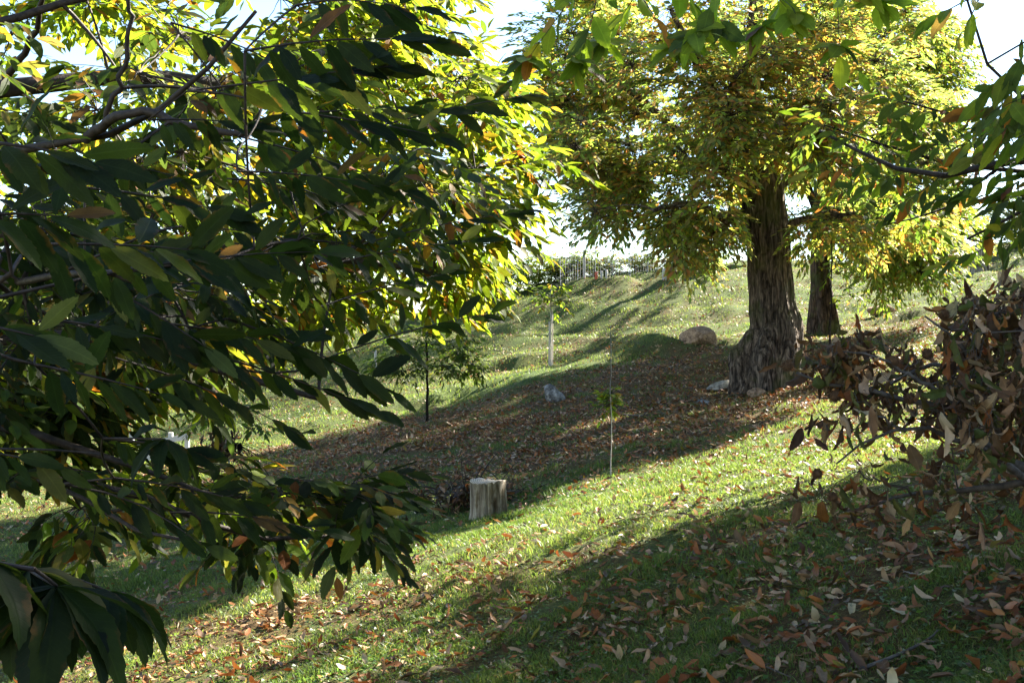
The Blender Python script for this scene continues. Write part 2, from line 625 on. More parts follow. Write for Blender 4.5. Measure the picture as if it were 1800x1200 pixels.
m, nt, out = new_mat('meadow_ground')
at = N_(nt, 'ShaderNodeAttribute', attribute_name='tint')
n1 = noise(nt, 34, 8, .75)
n2 = noise(nt, 3.1, 5, .6)
grasscol = ramp(nt, n1, [(.32, (.018, .032, .010)), (.5, (.052, .085, .022)), (.68, (.12, .155, .05))])
grasscol = mix_col(nt, .5, grasscol, ramp(nt, n2, [(.35, (.7, .8, .7)), (.65, (1.4, 1.2, .9))]), 'MULTIPLY')
soil = ramp(nt, n1, [(.32, (.030, .018, .010)), (.52, (.11, .062, .030)), (.7, (.26, .145, .07))])
sepc = nt.nodes.new('ShaderNodeSeparateColor')
nt.links.new(at.outputs['Color'], sepc.inputs[0])
gcol = mix_col(nt, sepc.outputs[0], grasscol, soil)
p = N_(nt, 'ShaderNodeBsdfPrincipled')
p.inputs['Roughness'].default_value = .95
p.inputs['Specular IOR Level'].default_value = .1
nt.links.new(gcol, p.inputs['Base Color'])
nt.links.new(bump(nt, n1, .8, .05), p.inputs['Normal'])
nt.links.new(p.outputs[0], out.inputs[0])
M['ground'] = m

H, W = GXX.shape
ii = np.arange(H - 1)[:, None] * W + np.arange(W - 1)[None]
gq = np.stack([ii, ii + 1, ii + W + 1, ii + W], -1).reshape(-1, 4)
lit = litter(GXX.ravel(), GYY.ravel())
tint = np.c_[np.clip(lit * 1.1, 0, .85), lit * 0, lit * 0]
ground = np_mesh('ground', np.c_[GXX.ravel(), GYY.ravel(), GZ.ravel()], gq, None, M['ground'], tint=tint)
tag(ground, 'grassy hillside meadow strewn with leaves', kind='structure')


# ------------------------------------------------------------------ palettes
def palette(n, kind, bias=None):
    C = {
        'green': [(.042, .068, .014), (.055, .084, .016), (.068, .096, .018), (.038, .06, .017)],
        'shade_green': [(.015, .026, .008), (.02, .031, .008), (.025, .035, .008), (.013, .022, .008)],  # green darkened to stand in for shade on near leaves
        'lime': [(.105, .15, .016), (.125, .165, .018), (.09, .135, .016), (.15, .175, .02)],
        'gold': [(.20, .15, .018), (.22, .13, .02), (.17, .15, .02)],
        'orange': [(.20, .085, .02), (.17, .06, .016), (.14, .07, .02)],
        'brown': [(.10, .056, .028), (.075, .042, .022), (.13, .075, .038)],
        'tan': [(.36, .23, .12), (.30, .18, .09), (.44, .32, .19)],
        'rust': [(.27, .10, .032), (.22, .08, .026), (.34, .14, .045)],
        'dull': [(.09, .09, .024), (.11, .10, .03), (.07, .085, .025)],
    }
    mixes = {
        'left_lit': [('lime', .66), ('green', .14), ('gold', .12), ('orange', .03), ('dull', .05)],  # outer leaves, sunlight put into the tint
        'left_mid': [('green', .42), ('shade_green', .14), ('lime', .18), ('gold', .12), ('orange', .04), ('dull', .07), ('brown', .03)],
        'left_low': [('shade_green', .45), ('green', .33), ('lime', .07), ('dull', .08), ('gold', .04), ('orange', .03)],
        'left_near': [('shade_green', .93), ('dull', .05), ('brown', .02)],  # near leaves, shade put into the tint
        'main': [('green', .25), ('dull', .24), ('lime', .28), ('gold', .14), ('orange', .06), ('brown', .03)],
        'main_orange': [('green', .12), ('dull', .22), ('lime', .14), ('gold', .30), ('orange', .17), ('brown', .05)],
        'second': [('lime', .68), ('gold', .14), ('green', .14), ('orange', .04)],
        'right': [('green', .52), ('lime', .25), ('dull', .12), ('orange', .06), ('gold', .05)],
        'top': [('lime', .70), ('green', .17), ('gold', .06), ('orange', .04), ('brown', .03)],  # overhanging sprays, sunlit look put into the tint
        'dead': [('brown', .48), ('rust', .05), ('orange', .05), ('dull', .20), ('tan', .22)],
        'fallen': [('rust', .42), ('tan', .33), ('brown', .19), ('gold', .06)],
        'golden': [('gold', .55), ('orange', .2), ('lime', .25)],
        'sap': [('lime', .6), ('green', .3), ('gold', .1)],
        'darksap': [('green', .7), ('lime', .2), ('dull', .1)],
    }[kind]
    keys = [k for k, _ in mixes]
    w = V([x for _, x in mixes])
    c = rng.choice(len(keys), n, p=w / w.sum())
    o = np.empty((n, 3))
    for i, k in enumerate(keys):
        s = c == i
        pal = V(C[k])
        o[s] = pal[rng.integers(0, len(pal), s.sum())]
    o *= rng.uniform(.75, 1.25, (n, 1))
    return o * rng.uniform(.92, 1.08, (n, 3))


UP = V([0, 0, 1])


def sprays(LV, TB, base, d, length, nl, L, kind, droop=.5, twig_r=.0025, curl=.55, width=.17, sag=.25, sides=3, top=1.0, tintf=None, nj=.42, comb=False):
    """N chestnut sprays: a thin twig with nl leaves alternating on its two sides and hanging a little"""
    N = len(base)
    d = unit(d)
    length = np.broadcast_to(np.asarray(length, float), (N,))
    K = 5
    s = np.linspace(0, 1, K)
    kink = unit(np.cross(d, UP) + 1e-3) * rng.normal(0, .06, (N, 1))

    def at_(t):
        t = np.asarray(t)
        return base + (d * t + kink * np.sin(t * 4.0) - UP * sag * t * t) * length[:, None]
    pts = np.stack([at_(x) for x in s], 1)
    TB.add_many(pts, np.tile((twig_r * (1.15 - .85 * s))[None], (N, 1)), sides)
    side = unit(np.cross(d, UP) + rng.normal(0, .08, (N, 3)))
    for j in range(nl):
        t = .12 + .88 * (j + .5 * rng.uniform(-.6, .6)) / max(nl - 1, 1)
        sg = 1 if j % 2 else -1
        endf = j / max(nl - 1, 1)
        keep = rng.uniform(size=N) < .93
        ang = 1.0 - .75 * endf
        ld = d * (.45 + .7 * endf) + side * sg * ang - UP * droop * .8 * rng.uniform(.4, 1.5, (N, 1)) + rng.normal(0, .16, (N, 3))
        ld = unit(ld)
        nn = UP + rng.normal(0, nj, (N, 3)) + .3 * d
        if comb:   # drooping comb: leaves hang from both sides of the twig, their faces turned outward
            ld = unit(d * (.42 + .8 * endf) + side * sg * .55 * ang - UP * (1.0 - .7 * endf) * rng.uniform(.5, 1.25, (N, 1)) + rng.normal(0, .13, (N, 3)))
            if j % 5 == 3:
                ld = unit(d * .6 + side * sg * .5 + UP * rng.uniform(.1, .7, (N, 1)) + rng.normal(0, .15, (N, 3)))
            nn = side * sg * .75 + UP * .55 + rng.normal(0, nj, (N, 3))
        pos = at_(t) + ld * .012
        ls = L * rng.uniform(.7, 1.18, N) * (1 - .25 * abs(endf - .45))
        tn = palette(N, kind)
        if tintf is not None:
            tn = tn * tintf
        LV.add(pos[keep], ld[keep], nn[keep], ls[keep], tn[keep], curl=(rng.uniform(-.1, 1.35, N) * curl)[keep],
               fold=rng.uniform(.0, .32, N)[keep], width=(width * 1.02 * rng.uniform(.85, 1.15, N))[keep])


def bez(a, b, n=5, bow=.12, up=.1):
    a, b = V(a), V(b)
    t = np.linspace(0, 1, n)[:, None]
    L = np.linalg.norm(b - a)
    mid = (a + b) / 2 + rng.normal(0, bow * L * .5, 3) + UP * up * L
    return (1 - t) ** 2 * a + 2 * t * (1 - t) * mid + t * t * b


def resample(pts, n):
    pts = V(pts)
    seg = np.linalg.norm(np.diff(pts, axis=0), axis=1)
    s = np.r_[0, np.cumsum(seg)]
    t = np.linspace(0, s[-1], n)
    # catmull-like smoothing through cubic hermite of the polyline
    m = np.gradient(pts, s, axis=0)
    o = []
    for x in t:
        i = min(max(np.searchsorted(s, x) - 1, 0), len(seg) - 1)
        h = seg[i]
        u = (x - s[i]) / h
        o.append((2 * u ** 3 - 3 * u * u + 1) * pts[i] + (u ** 3 - 2 * u * u + u) * h * m[i] + (-2 * u ** 3 + 3 * u * u) * pts[i + 1] + (u ** 3 - u * u) * h * m[i + 1])
    return V(o)


class Skeleton:
    def __init__(self):
        self.p, self.r = [], []

    def limb(self, TB, pts, r0, r1, n=14, sides=7, jit=.02):
        q = resample(pts, n)
        q[1:-1] += rng.normal(0, jit, q[1:-1].shape)
        r = np.linspace(r0, r1, n)
        TB.add(q, r, sides)
        self.p += list(q[1:])
        self.r += list(r[1:])

    def connect(self, TB, target, r1=.006, sides=4, bow=.18, up=.08, n=6):
        P_ = V(self.p)
        dd = np.linalg.norm(P_ - target, axis=1) + np.maximum(P_[:, 2] - target[2], 0) * .25
        i = int(dd.argmin())
        L = np.linalg.norm(P_[i] - target)
        r0 = min(self.r[i] * .75, r1 + .012 * L)
        q = bez(P_[i], target, n, bow, up)
        rr = np.linspace(r0, r1, n)
        TB.add(q, rr, sides)
        self.p += list(q[2:])
        self.r += list(rr[2:])
        return unit(q[-1] - q[-2])


def clump_sprays(LV, TB, sk, centres, radius, nspray, length, nl, L, kinds, droop=.5, outward=None, flat=.75, lodw=.185, twig_r=.0025):
    """at each clump centre: a branch from the skeleton and sprays radiating from it"""
    order = np.argsort([np.min(np.linalg.norm(V(sk.p) - c, axis=1)) for c in centres])
    B, D, S, kd = [], [], [], []
    for ci in order:
        c = centres[ci]
        bd = sk.connect(TB, c)
        kk = kinds[ci] if isinstance(kinds, list) else kinds
        n = nspray
        rad = radius * rng.uniform(.7, 1.25)
        off = rng.normal(0, 1, (n, 3))
        off[:, 2] *= flat
        off = unit(off) * rad * rng.uniform(.25, 1, (n, 1)) ** .6
        dirs = unit(off) + bd * .5 + (0 if outward is None else unit(c - outward) * .6)
        dirs[:, 2] = dirs[:, 2] * .5 + rng.normal(0, .15, n)
        b = c + off * .6
        t = np.linspace(0, 1, 4)[None, :, None]
        pts = c[None, None] * (1 - t) + b[:, None] * t + UP * (.06 * rad) * np.sin(t * np.pi)
        TB.add_many(pts, np.tile(np.linspace(twig_r * 1.7, twig_r, 4)[None], (n, 1)), 3)
        B.append(b)
        D.append(dirs)
        kd += [kk] * n
    B, D = np.concatenate(B), np.concatenate(D)
    kd = np.array(kd)
    for k in np.unique(kd):
        s = kd == k
        sprays(LV, TB, B[s], D[s], length * rng.uniform(.7, 1.3, s.sum()), nl, L, str(k), droop=droop, width=lodw, twig_r=twig_r)


def in_poly(pts, poly):
    x, y = pts[:, 0], pts[:, 1]
    inside = np.zeros(len(pts), bool)
    j = len(poly) - 1
    for i in range(len(poly)):
        xi, yi = poly[i]
        xj, yj = poly[j]
        c = ((yi > y) != (yj > y)) & (x < (xj - xi) * (y - yi) / (yj - yi + 1e-9) + xi)
        inside ^= c
        j = i
    return inside


def sample_poly(poly, n, d0, d1):
    poly = V(poly)
    lo, hi = poly.min(0), poly.max(0)
    o = []
    while len(o) < n:
        q = rng.uniform(lo, hi, (n * 3, 2))
        o += list(q[in_poly(q, poly)])
    o = V(o[:n])
    d = rng.uniform(d0, d1, n)
    return np.c_[(o[:, 0] - 900) / F * d, d, (600 - o[:, 1]) / F * d]


def trunk_mesh(name, path, radii, mat, parent, flutes=7, fl=.12, lump=.1, nseg=48, rings=90, seed=0, flare=0.0):
    """an old trunk: rings along a bent path, fluted, lumpy, with buttresses spreading at the base"""
    q = resample(path, rings)
    s = np.linspace(0, 1, rings)
    r = np.interp(s, np.linspace(0, 1, len(radii)), radii)
    th = np.arange(nseg) / nseg * 2 * np.pi
    t = unit(np.gradient(q, axis=0))
    ex = unit(np.cross(t, np.tile([0, 1.0, 0], (rings, 1))))
    ey = np.cross(t, ex)
    ring = ex[:, None] * np.cos(th)[None, :, None] + ey[:, None] * np.sin(th)[None, :, None]
    c3 = ring * 1.3 + q[:, None] * .55
    a = wob(c3.reshape(-1, 3), 1.2, seed).reshape(rings, nseg)
    b = wob((ring * 2.2 + q[:, None] * .8).reshape(-1, 3), 2.2, seed + 1).reshape(rings, nseg)
    g = wob((ring * 9 + q[:, None] * [1, 1, .5]).reshape(-1, 3), 1.6, seed + 2).reshape(rings, nseg)
    ft = fl * (1 - .6 * s)[:, None] * np.cos(flutes * th[None] + 2.2 * s[:, None] + 1.5 * a)
    but = flare * np.exp(-s * 9)[:, None] * (.5 + .5 * np.cos(5 * th[None] + 1.3 * a)) ** 1.5
    kn = wob((ring * 5 + q[:, None] * 3.3).reshape(-1, 3), 1.5, seed + 3).reshape(rings, nseg)
    fur = wob((ring * 20 + q[:, None] * [1, 1, 1.2]).reshape(-1, 3), 1.5, seed + 4, 9).reshape(rings, nseg)
    rr = r[:, None] * (1 + lump * a + lump * .5 * b + ft * .7 + but + .035 * g + .07 * kn * np.exp(-s * 5)[:, None] + .028 * kn - .045 * np.abs(fur) ** .6)
    v = q[:, None] + ring * rr[..., None]
    idx = np.arange(rings - 1)[:, None] * nseg + np.arange(nseg)[None]
    nx = np.arange(rings - 1)[:, None] * nseg + (np.arange(nseg)[None] + 1) % nseg
    quads = np.stack([idx, nx, nx + nseg, idx + nseg], -1).reshape(-1, 4)
    top = len(v.reshape(-1, 3))
    verts = np.r_[v.reshape(-1, 3), q[-1:][:, :]]
    tris = [[(rings - 1) * nseg + k, (rings - 1) * nseg + (k + 1) % nseg, top] for k in range(nseg)]
    return np_mesh(name, verts, quads, np.array(tris), mat, parent)


# ------------------------------------------------------------------ the big old chestnut
def ellipsoid_pts(n, c, r, lo=.45, zmin=None):
    o = []
    while len(o) < n:
        v = rng.normal(0, 1, 3)
        v /= np.linalg.norm(v)
        p = v * rng.uniform(lo ** 3, 1) ** (1 / 3)
        q = V(c) + p * V(r)
        if zmin is None or q[2] > zmin:
            o.append(q)
    return o


TD = 22.5
base = GP(1345, TD)
T1 = empty('old_chestnut_tree', base, 'massive old chestnut tree with thick leaning furrowed trunk above the leaf-strewn hollow', 'tree')
px = lambda x, y, d=TD: P(x, y, d)
trunk_mesh('trunk', [px(1350, 735), px(1350, 705), px(1350, 675), px(1350, 645), px(1357, 612), px(1362, 580), px(1357, 545), px(1354, 510), px(1351, 475), px(1350, 440), px(1347, 400), px(1340, 360), px(1337, 325), px(1333, 290)],
           [.86, .80, .74, .70, .57, .48, .43, .41, .40, .40, .40, .41, .42, .34], M['bark'], T1, flutes=6, fl=.11, lump=.17, seed=1, flare=.32, nseg=150, rings=230)
tb = Tubes()
sk = Skeleton()
limbs = [
    ([px(1336, 320), px(1325, 230, 22.3), px(1315, 120, 22), px(1330, 0, 22), px(1300, -150, 22)], .30, .05),
    ([px(1338, 330), px(1365, 250, 22.8), px(1420, 150, 23.4), px(1480, 20, 24)], .26, .05),
    ([px(1325, 430), px(1300, 395, 22.0), px(1260, 375, 21.2), px(1200, 360, 20.3), px(1150, 370, 19.6)], .15, .035),
    ([px(1330, 330), px(1306, 340, 22), px(1300, 300, 21.6), px(1280, 220, 21), px(1230, 120, 20.4), px(1180, 20, 20)], .20, .04),
    ([px(1330, 300), px(1250, 290, 23), px(1150, 300, 23.6), px(1060, 318, 24), px(960, 330, 24.2)], .22, .05),
    ([px(1348, 425, 22.6), px(1398, 392, 22.5), px(1450, 378, 22.2), px(1540, 385, 21.5)], .12, .03),
    ([px(1330, 300), px(1330, 230, 21), px(1290, 150, 19.5), px(1330, 90, 18.5)], .2, .04),
    ([px(1340, 340), px(1400, 300, 23), px(1480, 250, 24), px(1560, 200, 25)], .18, .04),
    ([px(1250, 292, 23), px(1180, 220, 22), px(1090, 150, 21.5), px(1010, 110, 21.5)], .13, .03),
]
for pts, r0, r1 in limbs:
    sk.limb(tb, pts, r0, r1, 16, 9, .02)
lv = Leaves()
cc = px(1290, 120)
cen = ellipsoid_pts(112, cc, (3.7, 4.2, 4.6), .5)
cen = [c for c in cen if (600 - c[2] / c[1] * F) < 425]
lowpoly = [(1010, 250), (1310, 250), (1270, 390), (1230, 430), (1180, 440), (1130, 405), (1060, 425), (1020, 390)]
cen += list(sample_poly(lowpoly, 22, 19.5, 24.5))
cen += list(sample_poly([(960, 100), (1250, 40), (1250, 260), (1150, 300), (980, 270)], 24, 19.5, 25))
cen += list(sample_poly([(1350, 160), (1640, 160), (1660, 400), (1560, 430), (1400, 400), (1370, 330)], 26, 20, 25))
cen += list(sample_poly([(940, -40), (1110, -60), (1120, 330), (1000, 345), (955, 300)], 26, 21, 25.5))
cen += list(sample_poly([(1200, 60), (1500, 40), (1470, 300), (1400, 340), (1260, 330)], 30, 18.4, 21))
cen += list(sample_poly([(1170, 390), (1310, 390), (1300, 440), (1210, 465)], 9, 20.5, 23.5))
kinds = ['main_orange' if (1200 < 900 + c[0] / c[1] * F < 1480 and rng.uniform() < .6) else 'main' for c in cen]
cen = [c for c in cen if not (1285 < 900 + c[0] / c[1] * F < 1425 and 600 - c[2] / c[1] * F > 285 and c[1] < 23.5)]
kinds = kinds[:len(cen)]
clump_sprays(lv, tb, sk, cen, .74, 34, .36, 11, .185, kinds, droop=.12, outward=cc, twig_r=.004)
tb.build('limbs', M['bark'], T1)
for a in lv.a:
    a[4][:] = a[4] * 1.75 + .032
lv.build('crown', M['leaf_far'], T1, lod=2)
print('main leaves', lv.count())

# ------------------------------------------------------------------ the second chestnut behind it
D2 = 32
T2 = empty('chestnut_tree', GP(1448, D2), 'smaller chestnut tree with mossy trunk standing behind the massive one, crown yellow-green in sun', 'tree')
q2 = lambda x, y, d=D2: P(x, y, d)
trunk_mesh('trunk', [q2(1450, 615), q2(1449, 585), q2(1446, 540), q2(1443, 480), q2(1444, 400), q2(1450, 320)],
           [.44, .40, .30, .27, .27, .25], M['bark2'], T2, flutes=5, fl=.12, lump=.16, seed=3, flare=.3, nseg=48, rings=80)
tb = Tubes()
sk = Skeleton()
for pts, r0, r1 in [
    ([q2(1450, 340), q2(1460, 200), q2(1470, 60, 32.5), q2(1470, -80, 33)], .22, .04),
    ([q2(1450, 350), q2(1500, 260, 31.5), q2(1570, 160, 31), q2(1620, 60, 31)], .17, .03),
    ([q2(1448, 380), q2(1490, 370, 31), q2(1570, 380, 30), q2(1640, 400, 29.5)], .13, .03),
    ([q2(1448, 400), q2(1410, 300, 33), q2(1380, 200, 33)], .15, .03),
]:
    sk.limb(tb, pts, r0, r1, 12, 7, .02)
lv = Leaves()
cc2 = q2(1490, 130)
cen = ellipsoid_pts(80, cc2, (3.1, 3.6, 4.0), .5)
cen += list(sample_poly([(1380, 380), (1560, 340), (1690, 370), (1690, 430), (1600, 440), (1520, 470), (1490, 470), (1475, 400), (1400, 380)], 40, 28.5, 32.5))
cen += list(sample_poly([(1430, -20), (1640, 20), (1660, 200), (1600, 330), (1460, 300)], 40, 30, 34))
cen += list(sample_poly([(1500, 400), (1660, 380), (1650, 470), (1540, 500)], 14, 27, 30))
cen = [c for c in cen if c[2] > gz(c[0], c[1])[0] + .5]
clump_sprays(lv, tb, sk, cen, .85, 42, .45, 10, .19, 'second', droop=.5, outward=cc2, twig_r=.004)
tb.build('limbs', M['limb'], T2)
for a in lv.a:
    a[4][:] = a[4] * 1.25 + .014
lv.build('crown', M['leaf_far'], T2, lod=2)

# ------------------------------------------------------------------ the chestnut whose branches hang in from the left
TL = empty('spreading_chestnut_tree', G(-4.9, 6.8), 'spreading chestnut tree whose low leafy branches fill the left of the view', 'tree')
gb = G(-4.9, 6.8)
trunk_mesh('trunk', [gb - UP * .4, gb + UP * .3, gb + V([.1, 0, 1.3]), gb + V([.15, .1, 2.6]), gb + V([.1, .1, 4.2]), gb + V([0, .3, 6.5])],
           [.62, .50, .40, .36, .30, .16], M['bark'], TL, seed=5, flare=.4)
tb = Tubes()
sk = Skeleton()
lo = gb + V([.1, 0, 1.6])
md = gb + V([.12, 0, 2.6])
hi = gb + V([.1, .1, 4.0])
for pts, r0, r1 in [
    ([md, P(-350, 300, 6.5), P(0, 160, 6.8), P(300, 140, 7.4), P(600, 200, 8.2), P(860, 230, 8.8)], .09, .012),
    ([md, P(-200, 90, 6.0), P(140, 5, 6.2), P(320, -60, 6.5)], .06, .012),
    ([hi, P(-200, -100, 7), P(100, -60, 7.5), P(450, -40, 8.5), P(760, 0, 9.5)], .12, .02),
    ([md, P(-200, 280, 7.5), P(150, 300, 8.5), P(500, 330, 9.2), P(820, 350, 9.6), P(960, 345, 9.8)], .11, .015),
    ([md, P(-250, 330, 5.5), P(60, 260, 4.8), P(300, 180, 4.4), P(450, 20, 4.2)], .05, .007),
    ([P(150, 245, 4.6), P(220, 200, 4.4), P(400, 232, 4.3), P(560, 230, 4.2)], .022, .008),
    ([lo, P(-150, 420, 6.0), P(200, 430, 6.5), P(500, 440, 7), P(760, 480, 7.6)], .10, .014),
    ([lo, P(-150, 520, 4.6), P(100, 490, 3.5), P(300, 465, 3.0)], .04, .007),
    ([lo, P(-150, 640, 5.4), P(120, 590, 5.2), P(350, 640, 5), P(560, 700, 5)], .08, .012),
    ([lo, P(-200, 740, 5.2), P(0, 750, 4.8), P(180, 800, 4.6), P(260, 830, 4.6), P(350, 862, 4.7)], .07, .008),
    ([lo, P(-250, 840, 5.5), P(-30, 845, 4.6), P(100, 850, 4.2), P(230, 925, 4.0), P(330, 950, 3.8)], .035, .005),
    ([P(60, 845, 4.3), P(250, 870, 4.6), P(420, 940, 5), P(560, 945, 5.2), P(700, 935, 5.4)], .02, .006),
    ([lo, P(-350, 700, 3.8), P(-100, 560, 2.6), P(20, 480, 2.1)], .03, .005),
    ([lo, P(-450, 950, 3.4), P(-150, 960, 2.2), P(60, 1000, 1.7)], .022, .004),
    ([P(0, 160, 6.8), P(60, 60, 6.4), P(90, -60, 6)], .025, .01),
    ([P(180, 225, 4.6), P(220, 110, 4.5), P(230, -30, 4.4)], .012, .008),
]:
    sk.limb(tb, pts, r0, r1, 18, 8, .008)
far = Leaves()
near = Leaves()
cenL = V([-4, 7.5, 1.5])
# outer leaves with sunlight put into the tint, 7 to 11 m away
A = [(-120, -120), (850, -120), (880, 30), (930, 120), (985, 230), (990, 330), (930, 380), (900, 480), (870, 520), (760, 560), (620, 600), (300, 600), (-120, 600)]
A = [(x - 55 if x > 800 else x, y) for x, y in A]
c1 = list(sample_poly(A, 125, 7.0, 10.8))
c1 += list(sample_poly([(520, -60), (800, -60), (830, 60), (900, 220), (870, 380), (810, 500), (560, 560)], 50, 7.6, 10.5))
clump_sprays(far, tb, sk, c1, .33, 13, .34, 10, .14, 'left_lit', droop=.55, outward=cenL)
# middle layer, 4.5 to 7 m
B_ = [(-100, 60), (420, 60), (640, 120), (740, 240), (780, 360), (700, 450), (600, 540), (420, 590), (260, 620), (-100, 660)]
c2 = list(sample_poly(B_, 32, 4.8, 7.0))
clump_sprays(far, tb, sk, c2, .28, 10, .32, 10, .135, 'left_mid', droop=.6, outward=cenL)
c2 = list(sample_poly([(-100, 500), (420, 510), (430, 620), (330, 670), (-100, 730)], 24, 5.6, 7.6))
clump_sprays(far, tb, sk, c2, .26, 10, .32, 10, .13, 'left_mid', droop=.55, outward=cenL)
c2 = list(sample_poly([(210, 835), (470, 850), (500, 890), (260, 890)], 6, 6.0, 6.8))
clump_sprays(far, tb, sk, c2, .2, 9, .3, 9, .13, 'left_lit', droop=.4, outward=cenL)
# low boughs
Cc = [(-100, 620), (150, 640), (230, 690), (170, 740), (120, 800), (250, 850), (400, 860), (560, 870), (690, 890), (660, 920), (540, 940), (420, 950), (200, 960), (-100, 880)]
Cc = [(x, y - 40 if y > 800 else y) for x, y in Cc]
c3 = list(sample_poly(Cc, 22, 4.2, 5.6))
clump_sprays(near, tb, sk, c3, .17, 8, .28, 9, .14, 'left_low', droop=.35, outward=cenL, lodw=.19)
# near layer, its shade put into the dark leaf tint
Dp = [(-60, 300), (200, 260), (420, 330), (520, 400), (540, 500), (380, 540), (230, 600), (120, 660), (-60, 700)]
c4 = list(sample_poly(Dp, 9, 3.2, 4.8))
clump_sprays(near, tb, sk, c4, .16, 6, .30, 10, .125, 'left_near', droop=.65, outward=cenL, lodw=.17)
# individually placed sprays: (start, end, leaves, leaf length)
S_ = [
    ((430, 90, 3.2), (770, 70, 3.3), 11, .185), ((330, 160, 3.3), (700, 120, 3.3), 13, .19), ((460, 190, 3.5), (760, 240, 3.6), 12, .18),
    ((620, 235, 3.9), (930, 168, 4.2), 14, .17), ((420, 240, 3.8), (700, 330, 3.9), 12, .18), ((520, 10, 3.4), (720, 10, 3.4), 8, .18),
    ((120, 495, 2.5), (560, 440, 2.8), 15, .185), ((60, 430, 2.2), (330, 440, 2.4), 11, .19), ((150, 480, 3.0), (400, 640, 3.0), 10, .18),
    ((350, 620, 3.3), (640, 715, 3.4), 12, .17), ((520, 652, 3.5), (860, 548, 3.9), 13, .165), ((400, 560, 3.3), (690, 690, 3.5), 13, .17),
    ((560, 540, 4.2), (790, 480, 4.6), 10, .16), ((600, 440, 5.0), (930, 370, 5.3), 14, .16), ((560, 470, 4.6), (860, 420, 5.0), 13, .165),
    ((-40, 250, 1.9), (150, 280, 1.9), 8, .18), ((-60, 380, 1.9), (110, 380, 2.0), 8, .18), ((-60, 570, 1.8), (60, 590, 1.8), 7, .19),
    ((60, 640, 2.8), (300, 700, 2.9), 9, .17), ((180, 770, 3.0), (330, 790, 3.0), 9, .165), ((200, 840, 3.4), (420, 880, 3.4), 9, .15),
    ((110, 850, 3.4), (360, 950, 3.3), 12, .15), ((300, 900, 3.6), (560, 930, 3.7), 12, .15), ((420, 900, 4.4), (720, 890, 4.8), 14, .15),
    ((380, 880, 4.6), (660, 870, 5.0), 12, .15), ((-60, 790, 3.0), (140, 830, 3.0), 8, .16), ((80, 560, 2.9), (330, 610, 3.0), 10, .17),
    ((300, 40, 3.6), (560, 150, 3.7), 11, .175), ((150, 330, 3.0), (420, 380, 3.2), 11, .18), ((240, 640, 4.0), (520, 760, 4.0), 11, .16),
]
for a, b, n, L in S_:
    a, b = P(*a), P(*b)
    n = int(n * 1.35)
    L *= .80 * min(1.0, .6 + a[1] * .125)
    sk.connect(tb, a, .004, 5, .1, 0)
    ln = np.linalg.norm(b - a)
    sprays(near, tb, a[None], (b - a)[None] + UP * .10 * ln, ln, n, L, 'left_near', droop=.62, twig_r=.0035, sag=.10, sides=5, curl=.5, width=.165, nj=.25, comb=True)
for k in range(18):
    x0, y0 = [(x, y) for x, y in [(rng.uniform(-60, 560), rng.uniform(180, 580))]][0]
    if x0 > 380 and y0 > 520:
        x0 -= 260
    d0 = rng.uniform(3.0, 5.2)
    a = P(x0, y0, d0)
    b = P(x0 + rng.uniform(500, 900) / d0, y0 + rng.uniform(-160, 240) / d0, d0 + rng.uniform(-.1, .35))
    sk.connect(tb, a, .004, 4, .1, 0)
    ln = np.linalg.norm(b - a)
    sprays(near, tb, a[None], (b - a)[None] + UP * .10 * ln, ln, 14, .12, 'left_near', droop=.62, twig_r=.003, sag=.1, sides=4, curl=.5, width=.17, nj=.2, comb=True)
# big leaf rosette at the bottom left corner
for (x, y, d, n, L) in ((100, 1030, 1.75, 13, .19), (50, 1000, 1.85, 11, .18), (190, 1040, 2.0, 11, .165), (-40, 980, 1.7, 8, .18), (290, 772, 2.9, 8, .15), (210, 1060, 2.3, 6, .14)):
    c = P(x, y, d)
    sk.connect(tb, c, .003, 5, .08, 0)
    th = np.linspace(0, 6.28, n, endpoint=False) + rng.uniform(0, .4, n)
    ld = np.c_[np.cos(th), np.sin(th) * .9, rng.uniform(-.75, -.1, n)]
    near.add(np.tile(c, (n, 1)), ld, UP + rng.normal(0, .2, (n, 3)), L * rng.uniform(.85, 1.1, n), palette(n, 'left_near'), curl=rng.uniform(.5, 1.1, n), fold=.3, width=.16)
tb.build('limbs', M['twig'], TL)
far.build('crown', M['leaf'], TL, lod=1)
o = near.build('low_foliage', M['leaf'], TL, lod=0)
print('left leaves', far.count(), near.count())

